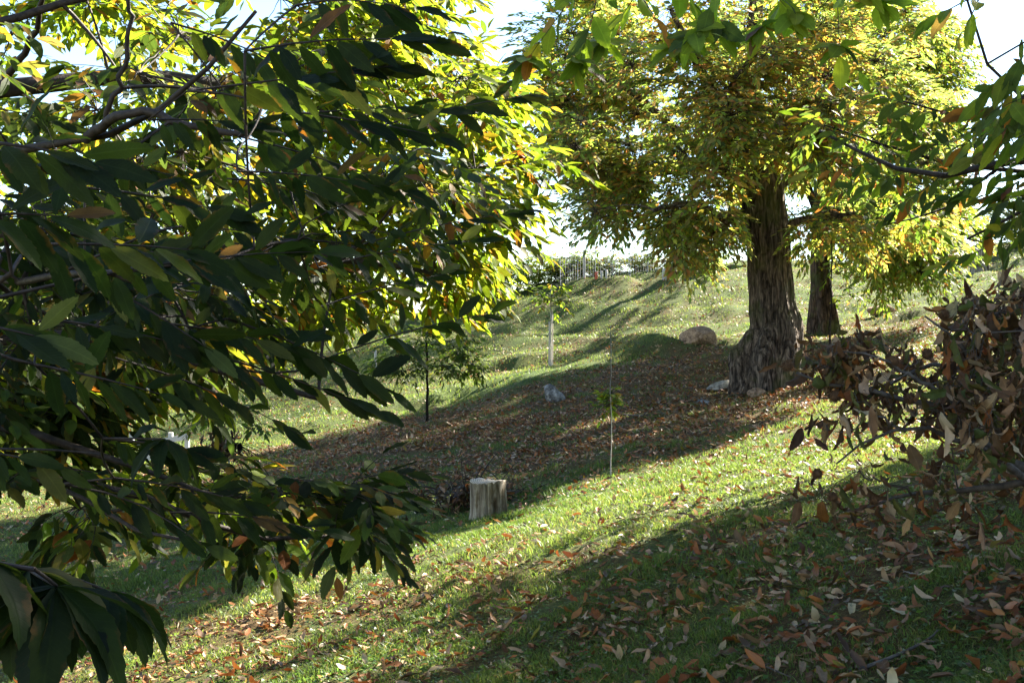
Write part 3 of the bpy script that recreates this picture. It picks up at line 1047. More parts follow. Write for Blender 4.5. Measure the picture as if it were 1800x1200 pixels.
# ------------------------------------------------------------------ the chestnut beside the photographer, on the right
gb = G(6.6, 5.6)
TR = empty('overhanging_chestnut_tree', gb, 'nearest chestnut tree on the right, broad leafy sprays hanging along the top edge', 'tree')
trunk_mesh('trunk', [gb - UP * .4, gb + UP * .4, gb + V([-.1, 0, 1.6]), gb + V([0, .1, 3.2]), gb + V([.2, .2, 5.2]), gb + V([.2, .2, 7.4])],
           [.6, .45, .36, .33, .26, .12], M['bark'], TR, seed=8, flare=.4)
tb = Tubes()
sk = Skeleton()
lo = gb + V([-.1, 0, 2.0])
md = gb + V([0, .1, 3.2])
hi = gb + V([.15, .15, 4.8])
for pts, r0, r1 in [
    ([lo, P(2500, 150, 5.8), P(2050, 230, 6.4), P(1780, 290, 6.8), P(1600, 300, 7.2), P(1440, 230, 7.6)], .07, .008),
    ([lo, P(2400, 300, 5.6), P(1950, 220, 5.2), P(1760, 150, 5.0), P(1700, 0, 4.9)], .03, .005),
    ([md, P(2500, -300, 5.2), P(1900, -240, 5.0), P(1400, -190, 5.0), P(1000, -130, 5.0)], .09, .012),
    ([md, (5, 4.8, 3.6), (3, 4.6, 3.4), (1, 4.6, 3.0), (-1, 4.8, 2.7)], .10, .02),
    ([lo, P(2500, 350, 6.4), P(2100, 330, 7.0), P(1850, 350, 7.4), P(1700, 420, 7.8)], .06, .008),
    ([hi, (8, 8, 6.5), (9, 11, 7.0)], .14, .03), ([hi, (9.5, 5, 6.2), (11.5, 4, 7)], .14, .03), ([hi, (6, 9, 6.0), (6.6, 12, 6.2)], .12, .03),
    ([hi, (6.6, 3, 6.0), (6.2, 0, 6.0)], .12, .03), ([hi, (4.2, 6.5, 6.0), (2.5, 7, 6.4)], .12, .03), ([md, (9, 7.5, 4.3), (11, 9, 4.6)], .1, .03), ([hi, (8, 9, 6.2), (9.5, 12, 6.6), (10, 14.5, 6.4)], .13, .03),
]:
    sk.limb(tb, pts, r0, r1, 18, 7, .01)
near = Leaves()
far = Leaves()
# crown outside the frame, over the shaded foreground
cen = ellipsoid_pts(115, (8.0, 6.8, 5.4), (5.4, 6.0, 3.4), .3)
cen = [c for c in cen if c[1] < .5 or c[0] / c[1] > .56 or c[2] / max(c[1], .1) > .42]
cen += ellipsoid_pts(75, (9.8, 11.8, 5.8), (4.0, 4.2, 3.0), .25)
cen += ellipsoid_pts(70, (6.4, 8.9, 7.4), (3.4, 3.4, 2.2), .2)
cen = [c for c in cen if c[1] < .5 or c[0] / c[1] > .53 or c[2] / max(c[1], .1) > .40]
clump_sprays(far, tb, sk, cen, .7, 30, .45, 9, .18, 'right', droop=.5, twig_r=.004)
S2 = [
    ((1040, -60, 5.0), (925, 105, 5.0), 10, .16), ((1060, -70, 5.0), (1020, 110, 5.1), 8, .16), ((1090, -60, 5.0), (1190, 85, 5.0), 10, .165),
    ((1150, -60, 4.9), (1260, 45, 5.0), 9, .165), ((1290, -60, 4.7), (1220, 60, 4.7), 8, .165), ((1300, -60, 4.8), (1400, 25, 4.8), 10, .17),
    ((1460, -60, 4.8), (1478, 85, 4.8), 3, .17), ((1420, -60, 5.1), (1340, 50, 5.1), 8, .165), ((1150, -60, 5.3), (1060, 75, 5.3), 9, .16),
    ((1460, -60, 4.7), (1550, 5, 4.7), 6, .165), ((1700, 0, 4.9), (1640, 30, 4.9), 6, .15), ((1720, 0, 4.8), (1690, 60, 4.8), 5, .14),
    ((1860, 40, 4.7), (1730, 160, 4.7), 10, .165), ((1880, 100, 4.4), (1760, 230, 4.4), 10, .165), ((1850, 160, 4.8), (1700, 190, 4.9), 8, .16),
    ((1800, 280, 6.6), (1660, 350, 6.7), 10, .16), ((1780, 300, 6.8), (1740, 400, 6.8), 8, .16), ((1660, 305, 7.0), (1560, 380, 7.1), 10, .155),
    ((1720, 260, 6.6), (1600, 250, 6.8), 10, .155), ((1600, 300, 7.2), (1490, 330, 7.3), 10, .155), ((1560, 285, 7.3), (1420, 300, 7.4), 10, .15),
    ((1500, 250, 7.5), (1400, 200, 7.6), 8, .15), ((1860, 330, 6.4), (1760, 400, 6.4), 9, .16), ((1850, 300, 5.4), (1800, 370, 5.4), 7, .15),
    ((1750, 430, 7.7), (1640, 470, 7.8), 7, .15), ((1840, 220, 5.4), (1720, 270, 5.4), 10, .165), ((1640, 200, 6.8), (1530, 160, 7.0), 9, .15),
]
for i, (a, b, n, L) in enumerate(S2):
    a, b = P(*a), P(*b)
    sk.connect(tb, a, .0035, 5, .08, 0)
    ln = np.linalg.norm(b - a)
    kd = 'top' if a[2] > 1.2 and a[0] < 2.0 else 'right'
    sprays(near, tb, a[None], (b - a)[None], ln, n, L, kd, droop=.2 if kd == 'top' else .45, twig_r=.003, sag=.03, sides=5, width=.235 if kd == 'top' else .18, comb=kd != 'top', tintf=1.35 if kd == 'top' else None)  # sprays along the upper edge tinted brighter, imitating sunlight
    if kd == 'top' and i < 10:
        e_ = b + UP * .01
        m_ = 9
        th = np.linspace(0, 6.28, m_, endpoint=False) + rng.uniform(0, .5, m_)
        near.add(np.tile(e_, (m_, 1)), np.c_[np.cos(th), .7 * np.sin(th), rng.uniform(-.7, .1, m_)], UP + rng.normal(0, .35, (m_, 3)) - V([0, .5, 0]), L * rng.uniform(.7, 1.05, m_), palette(m_, 'top') * 1.35, curl=rng.uniform(.0, .7, m_), fold=.12, width=.23)  # same painted sunlight in the end leaves
    if i > 11:
        for k in range(1):
            s0 = a + (b - a) * rng.uniform(.1, .6)
            sprays(near, tb, s0[None], ((b - a) + rng.normal(0, .4 * ln, 3))[None], ln * .7, n - 3, L, kd, droop=.55, twig_r=.002, sag=.1)
c5 = [] and list(sample_poly([(1820, 180), (1830, 430), (1720, 400), (1660, 380), (1640, 330), (1700, 290), (1760, 250)], 9, 6.0, 8.2))
c5 = list(sample_poly([(1820, 180), (1840, 360), (1780, 340), (1740, 250)], 6, 6, 8))
clump_sprays(near, tb, sk, c5, .2, 7, .3, 8, .155, 'right', droop=.6)
tb.build('limbs', M['twig'], TR)
far.build('crown', M['leaf_far'], TR, lod=2)
near.build('low_foliage', M['leaf'], TR, lod=0)

gb = G(11.2, 15.8)
TQ = empty('chestnut_tree', gb, 'chestnut tree whose finer green sprays reach in from the right before the smaller mossy-trunked tree', 'tree')
trunk_mesh('trunk', [gb - UP * .4, gb + UP * .4, gb + V([-.1, 0, 2]), gb + V([0, .1, 4.2]), gb + V([.1, .1, 6.4])], [.5, .38, .30, .26, .12], M['bark2'], TQ, seed=9, flare=.4)
tb, sk, far, near = Tubes(), Skeleton(), Leaves(), Leaves()
hi = gb + V([0, .1, 4.2])
for pts, r0, r1 in [
    ([hi, (10.6, 15.4, 6.0), (10.0, 14.2, 7.0)], .13, .03), ([hi, (9.6, 14, 6.6), (8.6, 12.5, 7.6)], .12, .03), ([hi, (10, 17.5, 7), (9, 19, 8)], .1, .03),
    ([gb + V([-.1, 0, 2]), P(1950, 300, 13.5), P(1750, 300, 12.6), P(1600, 270, 12.2), P(1450, 220, 12)], .08, .008),
    ([gb + V([-.1, 0, 2.6]), P(1900, 200, 13), P(1700, 210, 12.3), P(1560, 170, 12)], .06, .008),
    ([P(1750, 300, 12.6), P(1650, 370, 12.2), P(1540, 400, 12)], .02, .006),
]:
    sk.limb(tb, pts, r0, r1, 14, 7, .01)
cen = ellipsoid_pts(80, (10.2, 14.4, 6.0), (2.9, 2.9, 2.5), .2)
cen = [c for c in cen if c[0] / c[1] > .52 or c[2] / c[1] > .355]
clump_sprays(far, tb, sk, cen, .7, 26, .45, 9, .18, 'right', droop=.5, twig_r=.004)
for i in range(34):
    c = sample_poly([(1420, 180), (1560, 130), (1720, 190), (1740, 380), (1640, 430), (1520, 410), (1440, 300)], 1, 11.3, 13)[0]
    bd = sk.connect(tb, c, .003, 4, .1, 0)
    for k in range(3):
        sprays(near, tb, (c + rng.normal(0, .08, 3))[None], (bd + rng.normal(0, .6, 3) * [1, 1, .5])[None], .4, 10, .15, 'right', droop=.7, twig_r=.003)
tb.build('limbs', M['limb'], TQ)
for L_, nm, lo_ in ((far, 'crown', 2), (near, 'low_foliage', 1)):
    L_.build(nm, M['leaf_far'], TQ, lod=lo_)

# ------------------------------------------------------------------ withered branch heap with burs, right
DB = empty('withered_chestnut_branch', GP(1880, 5.6), 'cut chestnut branch with curled dry brown leaves and spiny burs, low at the right edge', 'branch')
tb = Tubes()
sk = Skeleton()
root = GP(1890, 5.5, .05)
for pts, r0, r1 in [
    ([root, P(1800, 830, 5.1), P(1700, 770, 4.9), P(1640, 720, 4.8), P(1530, 690, 4.8), P(1400, 655, 4.8)], .035, .005),
    ([root, P(1800, 835, 5.0), P(1690, 775, 4.8), P(1590, 758, 4.7), P(1510, 780, 4.7), P(1470, 815, 4.7)], .03, .004),
    ([root, P(1850, 720, 5.2), P(1790, 620, 5.3), P(1760, 560, 5.3), P(1720, 530, 5.3)], .035, .005),
    ([root, P(1830, 740, 5.0), P(1720, 660, 5.0), P(1660, 580, 5.0), P(1625, 555, 5.0)], .03, .004),
    ([root, P(1860, 650, 4.7), P(1800, 540, 4.6), P(1830, 480, 4.6)], .03, .006),
    ([root, P(1800, 850, 5.3), P(1700, 862, 5.4), P(1620, 868, 5.5), P(1500, 895, 5.6)], .03, .004),
    ([P(1700, 775, 4.8), P(1650, 690, 4.7), P(1560, 640, 4.7), P(1500, 620, 4.7)], .014, .004),
    ([P(1720, 660, 5.0), P(1640, 640, 5.1), P(1560, 680, 5.2), P(1440, 700, 5.2)], .012, .004),
    ([P(1590, 758, 4.7), P(1530, 740, 4.7), P(1490, 760, 4.7)], .007, .003),
    ([P(1620, 868, 5.5), P(1560, 850, 5.4), P(1500, 830, 5.3)], .008, .003),
]:
    sk.limb(tb, pts, r0, r1, 14, 6, .012)
lv = Leaves()
poly = [(1820, 520), (1760, 510), (1730, 560), (1700, 520), (1680, 550), (1650, 610), (1660, 660), (1560, 640), (1520, 600), (1480, 625), (1400, 640), (1390, 670),
        (1450, 710), (1520, 740), (1560, 760), (1700, 790), (1820, 800)]
poly = [(x, y - 25) for x, y in poly]
cs = list(sample_poly(poly, 96, 4.5, 5.6))
cs += list(sample_poly([(1395, 640), (1500, 600), (1530, 680), (1440, 700)], 12, 4.7, 4.9)) + [P(1740, 520, 5.2), P(1790, 505, 5), P(1690, 545, 5.2), P(1820, 500, 5)]
cs += list(sample_poly([(1640, 600), (1820, 520), (1830, 840), (1720, 790), (1640, 720)], 60, 4.5, 5.8))
cs += list(sample_poly([(1560, 790), (1840, 800), (1840, 880), (1640, 880)], 7, 5.0, 5.8))
cs += [P(1455, 755, 4.7), P(1480, 730, 4.7), P(1440, 860, 5.3), P(1450, 880, 5.4), P(1520, 840, 5.3), P(1570, 770, 5), P(1640, 850, 5.3), P(1740, 800, 4.8), P(1560, 870, 5.4), P(1620, 880, 5.5), P(1700, 880, 5.5), P(1780, 860, 5.4)]
for c in cs:
    sk.connect(tb, c, .0018, 4, .25, .0)
    n = int(rng.integers(5, 10))
    L_ = rng.uniform(.06, .145, n)
    pos = c + rng.normal(0, .045, (n, 3))
    ld = unit(rng.normal(0, .5, (n, 3)) + V([0, 0, -1.0]))
    for k in range(n):   # leaf stalks
        tb.add([c, (c + pos[k]) / 2 + UP * .008, pos[k] + ld[k] * .008], [.0014, .0011, .0009], 3)
    lv.add(pos, ld, rng.normal(0, 1, (n, 3)), L_, palette(n, 'dead'), curl=rng.normal(0, 2.0, n), fold=rng.uniform(.3, 1.45, n), width=rng.uniform(.17, .26, n))
tb.build('stem', M['deadtwig'], DB)
lv.build('dry_leaves', M['dry'], DB, lod=0, crumple=1.0)


def bur_mesh(c, r, parent):
    n = 420
    i = np.arange(n) + .5
    ph = np.arccos(1 - 2 * i / n)
    th = np.pi * (1 + 5 ** .5) * i
    nrm = np.c_[np.cos(th) * np.sin(ph), np.sin(th) * np.sin(ph), np.cos(ph)]
    nrm = unit(nrm + rng.normal(0, .12, (n, 3)))
    a = unit(np.cross(nrm, rng.normal(0, 1, (n, 3))))
    tip = c + nrm * r * rng.uniform(.9, 1.15, (n, 1))
    b0 = c + nrm * r * .6
    v = np.stack([b0 + a * .0016, b0 - a * .0016, tip], 1).reshape(-1, 3)
    t = np.arange(n * 3).reshape(-1, 3)
    us, vs_ = 14, 9
    th, ph = np.meshgrid(np.arange(us) / us * 2 * np.pi, np.linspace(.02, np.pi - .02, vs_))
    sp = c + np.stack([np.cos(th) * np.sin(ph), np.sin(th) * np.sin(ph), np.cos(ph)], -1).reshape(-1, 3) * r * .72
    k = np.arange(vs_ - 1)[:, None] * us
    j = np.arange(us)[None]
    q = np.stack([k + j, k + (j + 1) % us, k + us + (j + 1) % us, k + us + j], -1).reshape(-1, 4) + len(v)
    return np_mesh('bur', np.r_[v, sp], q, t, M['bur'], parent)


for (x, y, d, r) in [(1384, 643, 4.8, .028), (1570, 634, 4.7, .028), (1630, 622, 4.9, .03), (1468, 696, 4.75, .032), (1437, 832, 4.7, .026), (1464, 873, 5.2, .028),
                     (1536, 879, 5.3, .028), (1634, 848, 5.1, .03), (1660, 553, 5.0, .028), (1690, 545, 5.2, .03), (1700, 530, 5.3, .028), (1613, 640, 4.9, .028), (1676, 618, 4.8, .028), (1792, 640, 4.9, .03),
                     (1502, 617, 4.75, .026), (1775, 690, 4.7, .03), (1600, 700, 4.7, .03), (1705, 720, 4.7, .03)]:
    c = P(x, y, d)
    o = bur_mesh(c, r, DB)

# ------------------------------------------------------------------ saplings, stakes and posts
def pole_path(a, b, n=8, j=.01):
    t = np.linspace(0, 1, n)[:, None]
    q = V(a) * (1 - t) + V(b) * t
    q[1:-1] += rng.normal(0, j, (n - 2, 3)) * [1, 1, 0]
    return q


def sapling(name, label, base, top, r, clusters, kind, L=.15, nspr=7, wood='stake', ln=.25, lod=1, cat='young tree', stakes=()):
    t = empty(name, base, label, cat)
    tb = Tubes()
    tb.add(pole_path(base - UP * .1, top), np.linspace(r, r * .55, 8), 7)
    sk = Skeleton()
    q = pole_path(base, top, 14, 0)
    sk.p += list(q)
    sk.r += [r] * 14
    br, lv = Tubes(), Leaves()
    br.add(q, [r * .45] * 14, 5)
    clump_sprays(lv, br, sk, [V(c) for c, _ in clusters], clusters[0][1], nspr, ln, 7, L, kind, droop=.4)
    tb.build('trunk', M[wood], t)
    br.build('twigs', M['twig'], t)
    lv.build('crown', M['leaf_far'], t, lod=lod)
    for (a, b, rr) in stakes:
        s = Tubes()
        s.add(pole_path(a, b, 4, 0), [rr] * 4, 6)
        s.build('stake', M['stake'], t)
    return t


b = GP(968, 28)
sapling('young_chestnut_tree', 'slim sapling tied between pale stakes on the upper grass terrace', b, P(969, 500, 28), .018,
        [(P(966, 522, 28), .35), (P(945, 520, 28), .3), (P(985, 530, 28), .3), (P(975, 500, 28), .25)], 'sap', nspr=12,
        stakes=[(GP(965.5, 28, -.1), P(966, 565, 28), .02), (GP(971, 28.1, -.1), P(971, 545, 28.1), .017)])
b = GP(1074, 14.6)
sapling('young_chestnut_tree', 'bare tall sapling with one leaf tuft halfway up, before the brown hollow', b, P(1073, 572, 14.6), .008,
        [(P(1070, 705, 14.6), .11), (P(1076, 690, 14.6), .1), (P(1066, 715, 14.6), .09)], 'sap', nspr=9, ln=.12, L=.11)
b = GP(751, 23)
sapling('round_headed_sapling', 'small dark round-headed tree on thin grey trunk at upper edge of the hollow', b, P(750, 600, 23), .034,
        [(P(x, y, d), .3) for x, y, d in [(750, 610, 23), (700, 625, 22.8), (800, 622, 23.2), (760, 650, 23.4), (720, 650, 22.5), (790, 645, 22.7), (830, 640, 23), (670, 640, 23), (690, 605, 23.3), (810, 600, 23), (750, 585, 23)]],
        'darksap', nspr=26, ln=.3, wood='limb')
b = GP(1459, 20)
sapling('young_chestnut_tree', 'thin dark sapling with little foliage before the smaller mossy trunk', b, P(1462, 420, 20), .016,
        [(P(1462, 470, 20), .2), (P(1480, 520, 20), .2)], 'sap', nspr=5, wood='limb')
b = GP(406, 18)
t = sapling('bent_sapling', 'low sapling on grey stake with dark withered clump and drooping shoots, at left', b, P(398, 770, 18), .022,
            [(P(395, 745, 18), .25), (P(370, 725, 18), .3), (P(430, 720, 18), .3), (P(460, 745, 18), .25), (P(340, 735, 18), .25)], 'darksap', nspr=8, wood='stake')
dl = Leaves()
n = 260
c = P(392, 778, 17.9)
dl.add(c + rng.normal(0, 1, (n, 3)) * [.13, .1, .11], rng.normal(0, .5, (n, 3)) - UP, rng.normal(0, 1, (n, 3)), .14, palette(n, 'dead') * .6, curl=1.0, fold=.6, width=.2)
dl.build('withered_clump', M['fallen'], t, lod=1)
dr = Tubes()
for k in range(16):
    e = P(465 + rng.uniform(-45, 30), 840 + rng.uniform(-35, 25), 17.7)
    dr.add(bez(P(400 + rng.uniform(-6, 20), 780, 17.9), e, 7, .05, .22), np.linspace(.008, .003, 7), 3)
dr.build('drooping_shoot', M['shrub'], t)

posts = [('wooden_post', 660, 655, 615, 31, .035, 'stake', 'short pale post on the far grass behind the left foliage'),
         ('red_post', 1048, 0, 478, 42.4, .06, 'redpost', 'short red post at the top edge of the slope, before the vines'),
         ('white_post', 1057, 0, 476, 42.4, .05, 'stake', 'pale stake just right of the red post on the ridge'),
         ('white_post', 1066, 0, 474, 42.4, .045, 'stake', 'second pale stake right of the red post on the ridge'),
         ('white_post', 1027, 0, 440, 42.9, .05, 'stake', 'tall thin leaning pole left of the red post on the ridge'),
         ('white_post', 1168, 0, 472, 41.8, .09, 'stake', 'stout pale post under the lowest leaves of the massive chestnut')]
for nm, x, y0, y1, d, r, mt, lab in posts:
    a = GP(x, d, -.1)
    tpt = P(x, y1, d)
    s = Tubes()
    s.add(pole_path(a, tpt, 5, 0.004), [r, r, r, r * .96, r * .9], 8)
    o = s.build(nm, M[mt], origin=a)
    tag(o, lab, 'post')

# ------------------------------------------------------------------ vineyard net fence, vines and shrubs on the ridge
VF = empty('net_fence', GP(1010, 51), 'white wire net fence with thin posts along the vineyard on the ridge', 'fence')


def fline(px):
    d = 42.6 + (px - 1000) * .009
    return GP(px, d)


for k, x in enumerate(np.linspace(985, 1290, 11)):
    s = Tubes()
    a = fline(x)
    s.add(pole_path(a - UP * .1, a + UP * (1.25 + rng.uniform(0, .25)), 4, .01), [.013] * 4, 6)
    s.build('fence_post', M['wire'], VF)
net = Tubes()
for h in np.linspace(.08, 1.15, 7):
    net.add(np.array([fline(x) + UP * h for x in np.linspace(985, 1290, 27)]), [.005] * 27, 3)
for x in np.linspace(985, 1290, 70):
    a = fline(x)
    net.add([a + UP * .04, a + UP * 1.17], [.005, .005], 3)
net.build('wire_net', M['wire'], VF)


def shrub(name, label, cat, base, r, h, n, kind, L=.1, mult=1.0, group=None):
    t = empty(name, base, label, cat, group)
    tb, lv = Tubes(), Leaves()
    sk = Skeleton()
    for k in range(5):
        e = base + V([rng.uniform(-.6, .6) * r, rng.uniform(-.6, .6) * r, h * rng.uniform(.6, .95)])
        sk.limb(tb, [base - UP * .1, base + (e - base) * .5 + V([rng.normal(0, .1), 0, 0]), e], .03, .008, 7, 5, .01)
    cen = [base + V([0, 0, h * .5]) + unit(rng.normal(0, 1, 3)) * rng.uniform(.3, 1) * V([r, r, h * .5]) for _ in range(n)]
    cen = [c for c in cen if c[2] > gz(c[0], c[1])[0] + .05]
    clump_sprays(lv, tb, sk, cen, .28, 12, .25, 7, L, kind, droop=.2)
    for a in lv.a:
        a[4][:] *= mult
    tb.build('stem', M['limb'], t)
    lv.build('foliage', M['shrub'], t, lod=2)
    return t


shr = [(945, 43.8, 1.1, 1.4, 'sap'), (985, 44, 1.0, 1.2, 'left_mid'), (1020, 44.3, 1.1, 1.2, 'sap'), (1060, 44.6, 1.0, .9, 'left_mid'), (905, 43.5, 1.1, 1.1, 'sap'), (860, 43, 1.2, 1.4, 'sap'), (815, 43, 1.3, 1.6, 'left_mid'), (1130, 45, 1.0, .8, 'left_mid'), (1230, 45.5, 1.1, .8, 'sap')]
sl = ['pale leafy vine bush at the left end of the net fence', 'low green vine bush behind the net fence, left of the leaning pole', 'rounded vine bush behind the leaning pole on the ridge',
      'low vine bush behind the red post', 'dark green bush on the ridge under the left tree', 'dense bluish-green bush behind the lit leaf edge', 'dense bush farthest left on the ridge',
      'small vine bush behind the middle of the net fence', 'vine bush behind the net fence below the massive chestnut crown']
for (x, d, r, h, kd), lab in zip(shr, sl):
    shrub('vine_bush', lab, 'bush', GP(x, d), r, h, 30, kd, L=.16, mult=1.5)
for (x, d, r, h, lab) in [(1745, 50, 2.3, 2.2, 'large bluish-green bramble bank beyond the far right stump'), (1830, 49, 2.6, 2.7, 'bluish-green bramble thicket at the right edge of the hilltop'), (1640, 51, 1.8, 1.6, 'bramble bush behind the far right foliage, left of the big bank')]:
    shrub('bramble_bush', lab, 'bush', GP(x, d), r, h, 60, 'darksap', L=.18, mult=1.1)

# golden trees seen through the left foliage
def small_tree(name, label, base, h, r, kind, n, L=.17, tr=.12):
    t = empty(name, base, label, 'tree')
    tp = base + V([.2, 0, h * .55])
    tb, lv, sk = Tubes(), Leaves(), Skeleton()
    w = Tubes()
    w.add(resample([base - UP * .2, base + UP * h * .25 + V([.05, 0, 0]), tp], 10), np.linspace(tr, tr * .5, 10), 9)
    w.build('trunk', M['limb'], t)
    sk.p.append(tp)
    sk.r.append(tr * .5)
    for k in range(6):
        a = k * 1.05
        sk.limb(tb, [tp - UP * .3, tp + V([math.cos(a) * r * .4, math.sin(a) * r * .4, h * .12]), tp + V([math.cos(a) * r * .8, math.sin(a) * r * .8, h * .22])], tr * .4, .015, 8, 5, .02)
    cen = ellipsoid_pts(n, tp + UP * h * .15, (r, r, h * .38), .4)
    clump_sprays(lv, tb, sk, cen, .6, 16, .4, 8, L, kind, droop=.4)
    tb.build('limbs', M['limb'], t)
    lv.build('crown', M['leaf_far'], t, lod=2)


small_tree('chestnut_tree', 'added chestnut tree on the ridge, hidden behind the massive crown to shade the bank', G(10.5, 46.5), 11.5, 3.7, 'second', 95, L=.2, tr=.25)  # unseen tree added behind the big crown to shade the bank
small_tree('golden_tree', 'golden autumn tree glowing through the left foliage, right of the shed', GP(500, 38), 4.4, 1.8, 'golden', 45)
small_tree('golden_tree', 'yellow-orange tree behind the shed at far left', GP(330, 46), 5.0, 2.3, 'golden', 45)
small_tree('green_tree', 'green tree far behind at the left edge', GP(60, 48), 6.5, 3.0, 'left_lit', 60)
small_tree('green_tree', 'green tree between the two golden ones, far left', GP(180, 52), 6.0, 2.6, 'left_mid', 50)
small_tree('green_tree', 'green tree right of the golden one, mostly behind left foliage', GP(640, 56), 5.0, 2.4, 'left_lit', 50)

# ------------------------------------------------------------------ shed, white fence
import bmesh


def box(bm, x0, x1, y0, y1, z0, z1, mat=None):
    vs = [bm.verts.new((x, y, z)) for z in (z0, z1) for y in (y0, y1) for x in (x0, x1)]
    for f in ((0, 2, 3, 1), (4, 5, 7, 6), (0, 1, 5, 4), (2, 6, 7, 3), (0, 4, 6, 2), (1, 3, 7, 5)):
        bm.faces.new([vs[i] for i in f])


def bmobj(name, bm, mat, parent=None, loc=None, bevel=0):
    if bevel:
        bmesh.ops.bevel(bm, geom=bm.edges[:], offset=bevel, segments=1, affect='EDGES')
    me = bpy.data.meshes.new(name)
    bm.normal_update()
    bm.to_mesh(me)
    bm.free()
    me.materials.append(mat)
    o = bpy.data.objects.new(name, me)
    if loc is not None:
        o.location = loc
    return link(o, parent)


M['white'] = plain_mat('whitewash', (.38, .37, .34), (.55, .54, .51), 3, .9)
M['tile'] = plain_mat('dark_tile', (.05, .04, .04), (.16, .12, .10), 20, .8)
M['grey'] = plain_mat('grey_roof', (.22, .22, .22), (.35, .34, .33), 6, .8)
M['glass'] = plain_mat('window_glass', (.02, .025, .03), (.04, .05, .06), 2, .1, spec=.5)
sb = GP(262, 33)
SH = empty('farm_shed', sb, 'small whitewashed farm shed with dark brick front, glimpsed through the left foliage', 'building')
bm = bmesh.new()
box(bm, -.7, .0, 0, 2.4, -.6, .95)
bmobj('wall', bm, M['white'], SH)
bm = bmesh.new()
for r_ in range(9):
    for c_ in range(10):
        x0 = .004 + c_ * .13 + (.065 if r_ % 2 else 0)
        box(bm, x0, min(x0 + .115, 1.3), .02, .2, -.4 + r_ * .1, -.4 + r_ * .1 + .085)
box(bm, .002, 1.3, .05, .19, -.6, .52)
bmobj('brick_front', bm, M['tile'], SH)
bm = bmesh.new()
vs = [bm.verts.new(v) for v in [(-.9, -.25, .96), (1.4, -.25, .75), (1.4, 2.6, 1.35), (-.9, 2.6, 1.55), (-.9, -.25, 1.04), (1.4, -.25, .83), (1.4, 2.6, 1.43), (-.9, 2.6, 1.63)]]
for f in ((0, 3, 2, 1), (4, 5, 6, 7), (0, 1, 5, 4), (1, 2, 6, 5), (2, 3, 7, 6), (3, 0, 4, 7)):
    bm.faces.new([vs[i] for i in f])
bmobj('roof', bm, M['grey'], SH)
bm = bmesh.new()
box(bm, 1.0, 1.07, -.12, -.05, -.6, .78)
bmobj('red_pillar', bm, M['redpost'], SH)
bm = bmesh.new()
box(bm, -.5, -.2, -.02, -.002, .2, .6)
wf = bmobj('window', bm, M['glass'], SH)
shrub('yellow_bush', 'low yellow bush before the whitewashed shed', 'bush', GP(262, 31.5), .7, .55, 14, 'golden', L=.12)

WFc = GP(300, 22)
WF = empty('rail_fence', WFc, 'short white rail fence on the grass below the shed', 'fence')
for dx in (-.75, .0, .32):
    bm = bmesh.new()
    box(bm, dx - .04, dx + .04, -.04, .04, -.3, .62)
    bmobj('fence_post', bm, M['white'], WF)
for z in (.2, .48):
    bm = bmesh.new()
    box(bm, -.85, .4, -.075, -.045, z - .05, z + .05)
    o = bmobj('rail', bm, M['white'], WF)
    o.rotation_euler = (0, math.radians(-9), 0)

# ------------------------------------------------------------------ stones, stumps, logs
def rock(name, label, c, size, seed, mat, cat='rock', rot=0, sub=6):
    bm = bmesh.new()
    bmesh.ops.create_icosphere(bm, subdivisions=sub, radius=1)
    co = V([v.co for v in bm.verts])
    r = 1 + .16 * wob(co, 1.3, seed) + .10 * wob(co, 2.7, seed + 1) + .035 * wob(co, 7, seed + 2) + .012 * wob(co, 19, seed + 3)
    # flatten into a few planes like broken stone
    rg = np.random.default_rng(seed)
    for _ in range(9):
        k = unit(rg.normal(0, 1, 3))
        h = rg.uniform(.6, .88)
        dd = co @ k * r
        r = np.where(dd > h, r * (h + (dd - h) * .12) / np.maximum(dd, 1e-6), r)
    co = co * r[:, None] * V(size)
    ca, sa = math.cos(rot), math.sin(rot)
    co = np.c_[co[:, 0] * ca + co[:, 2] * sa, co[:, 1], -co[:, 0] * sa + co[:, 2] * ca]
    for v, p_ in zip(bm.verts, co):
        v.co = p_
    for f in bm.faces:
        f.smooth = True
    o = bmobj(name, bm, mat, loc=[float(x) for x in c])
    tag(o, label, cat)
    return o


def stone_mat(name, c0, c1, moss_top=0.0):
    m, nt, out = new_mat(name)
    n1 = noise(nt, 6, 10, .75)
    n2 = noise(nt, 3, 4, .6)
    n5 = noise(nt, 26, 4, .7)
    col = ramp(nt, n1, [(.36, tuple(x * .45 for x in c0)), (.46, c0), (.64, c1)])
    col = mix_col(nt, .6, col, ramp(nt, n5, [(.38, (.45, .42, .40)), (.6, (1.1, 1.1, 1.1))]), 'MULTIPLY')
    if moss_top:
        ge = nt.nodes.new('ShaderNodeNewGeometry')
        sp = nt.nodes.new('ShaderNodeSeparateXYZ')
        nt.links.new(ge.outputs['Normal'], sp.inputs[0])
        ad = N_(nt, 'ShaderNodeMath', operation='ADD')
        nt.links.new(sp.outputs[2], ad.inputs[0])
        nt.links.new(n2, ad.inputs[1])
        mf = ramp(nt, ad.outputs[0], [(1.02, (0, 0, 0)), (1.22, (moss_top,) * 3)])
        bw = nt.nodes.new('ShaderNodeRGBToBW')
        nt.links.new(mf, bw.inputs[0])
        mc = ramp(nt, n1, [(.3, (.05, .06, .015)), (.7, (.14, .15, .04))])
        col = mix_col(nt, bw.outputs[0], col, mc)
    p = N_(nt, 'ShaderNodeBsdfPrincipled')
    p.inputs['Roughness'].default_value = .92
    p.inputs['Specular IOR Level'].default_value = .15
    nt.links.new(col, p.inputs['Base Color'])
    nt.links.new(bump(nt, n1, .7, .05), p.inputs['Normal'])
    nt.links.new(p.outputs[0], out.inputs[0])
    return m


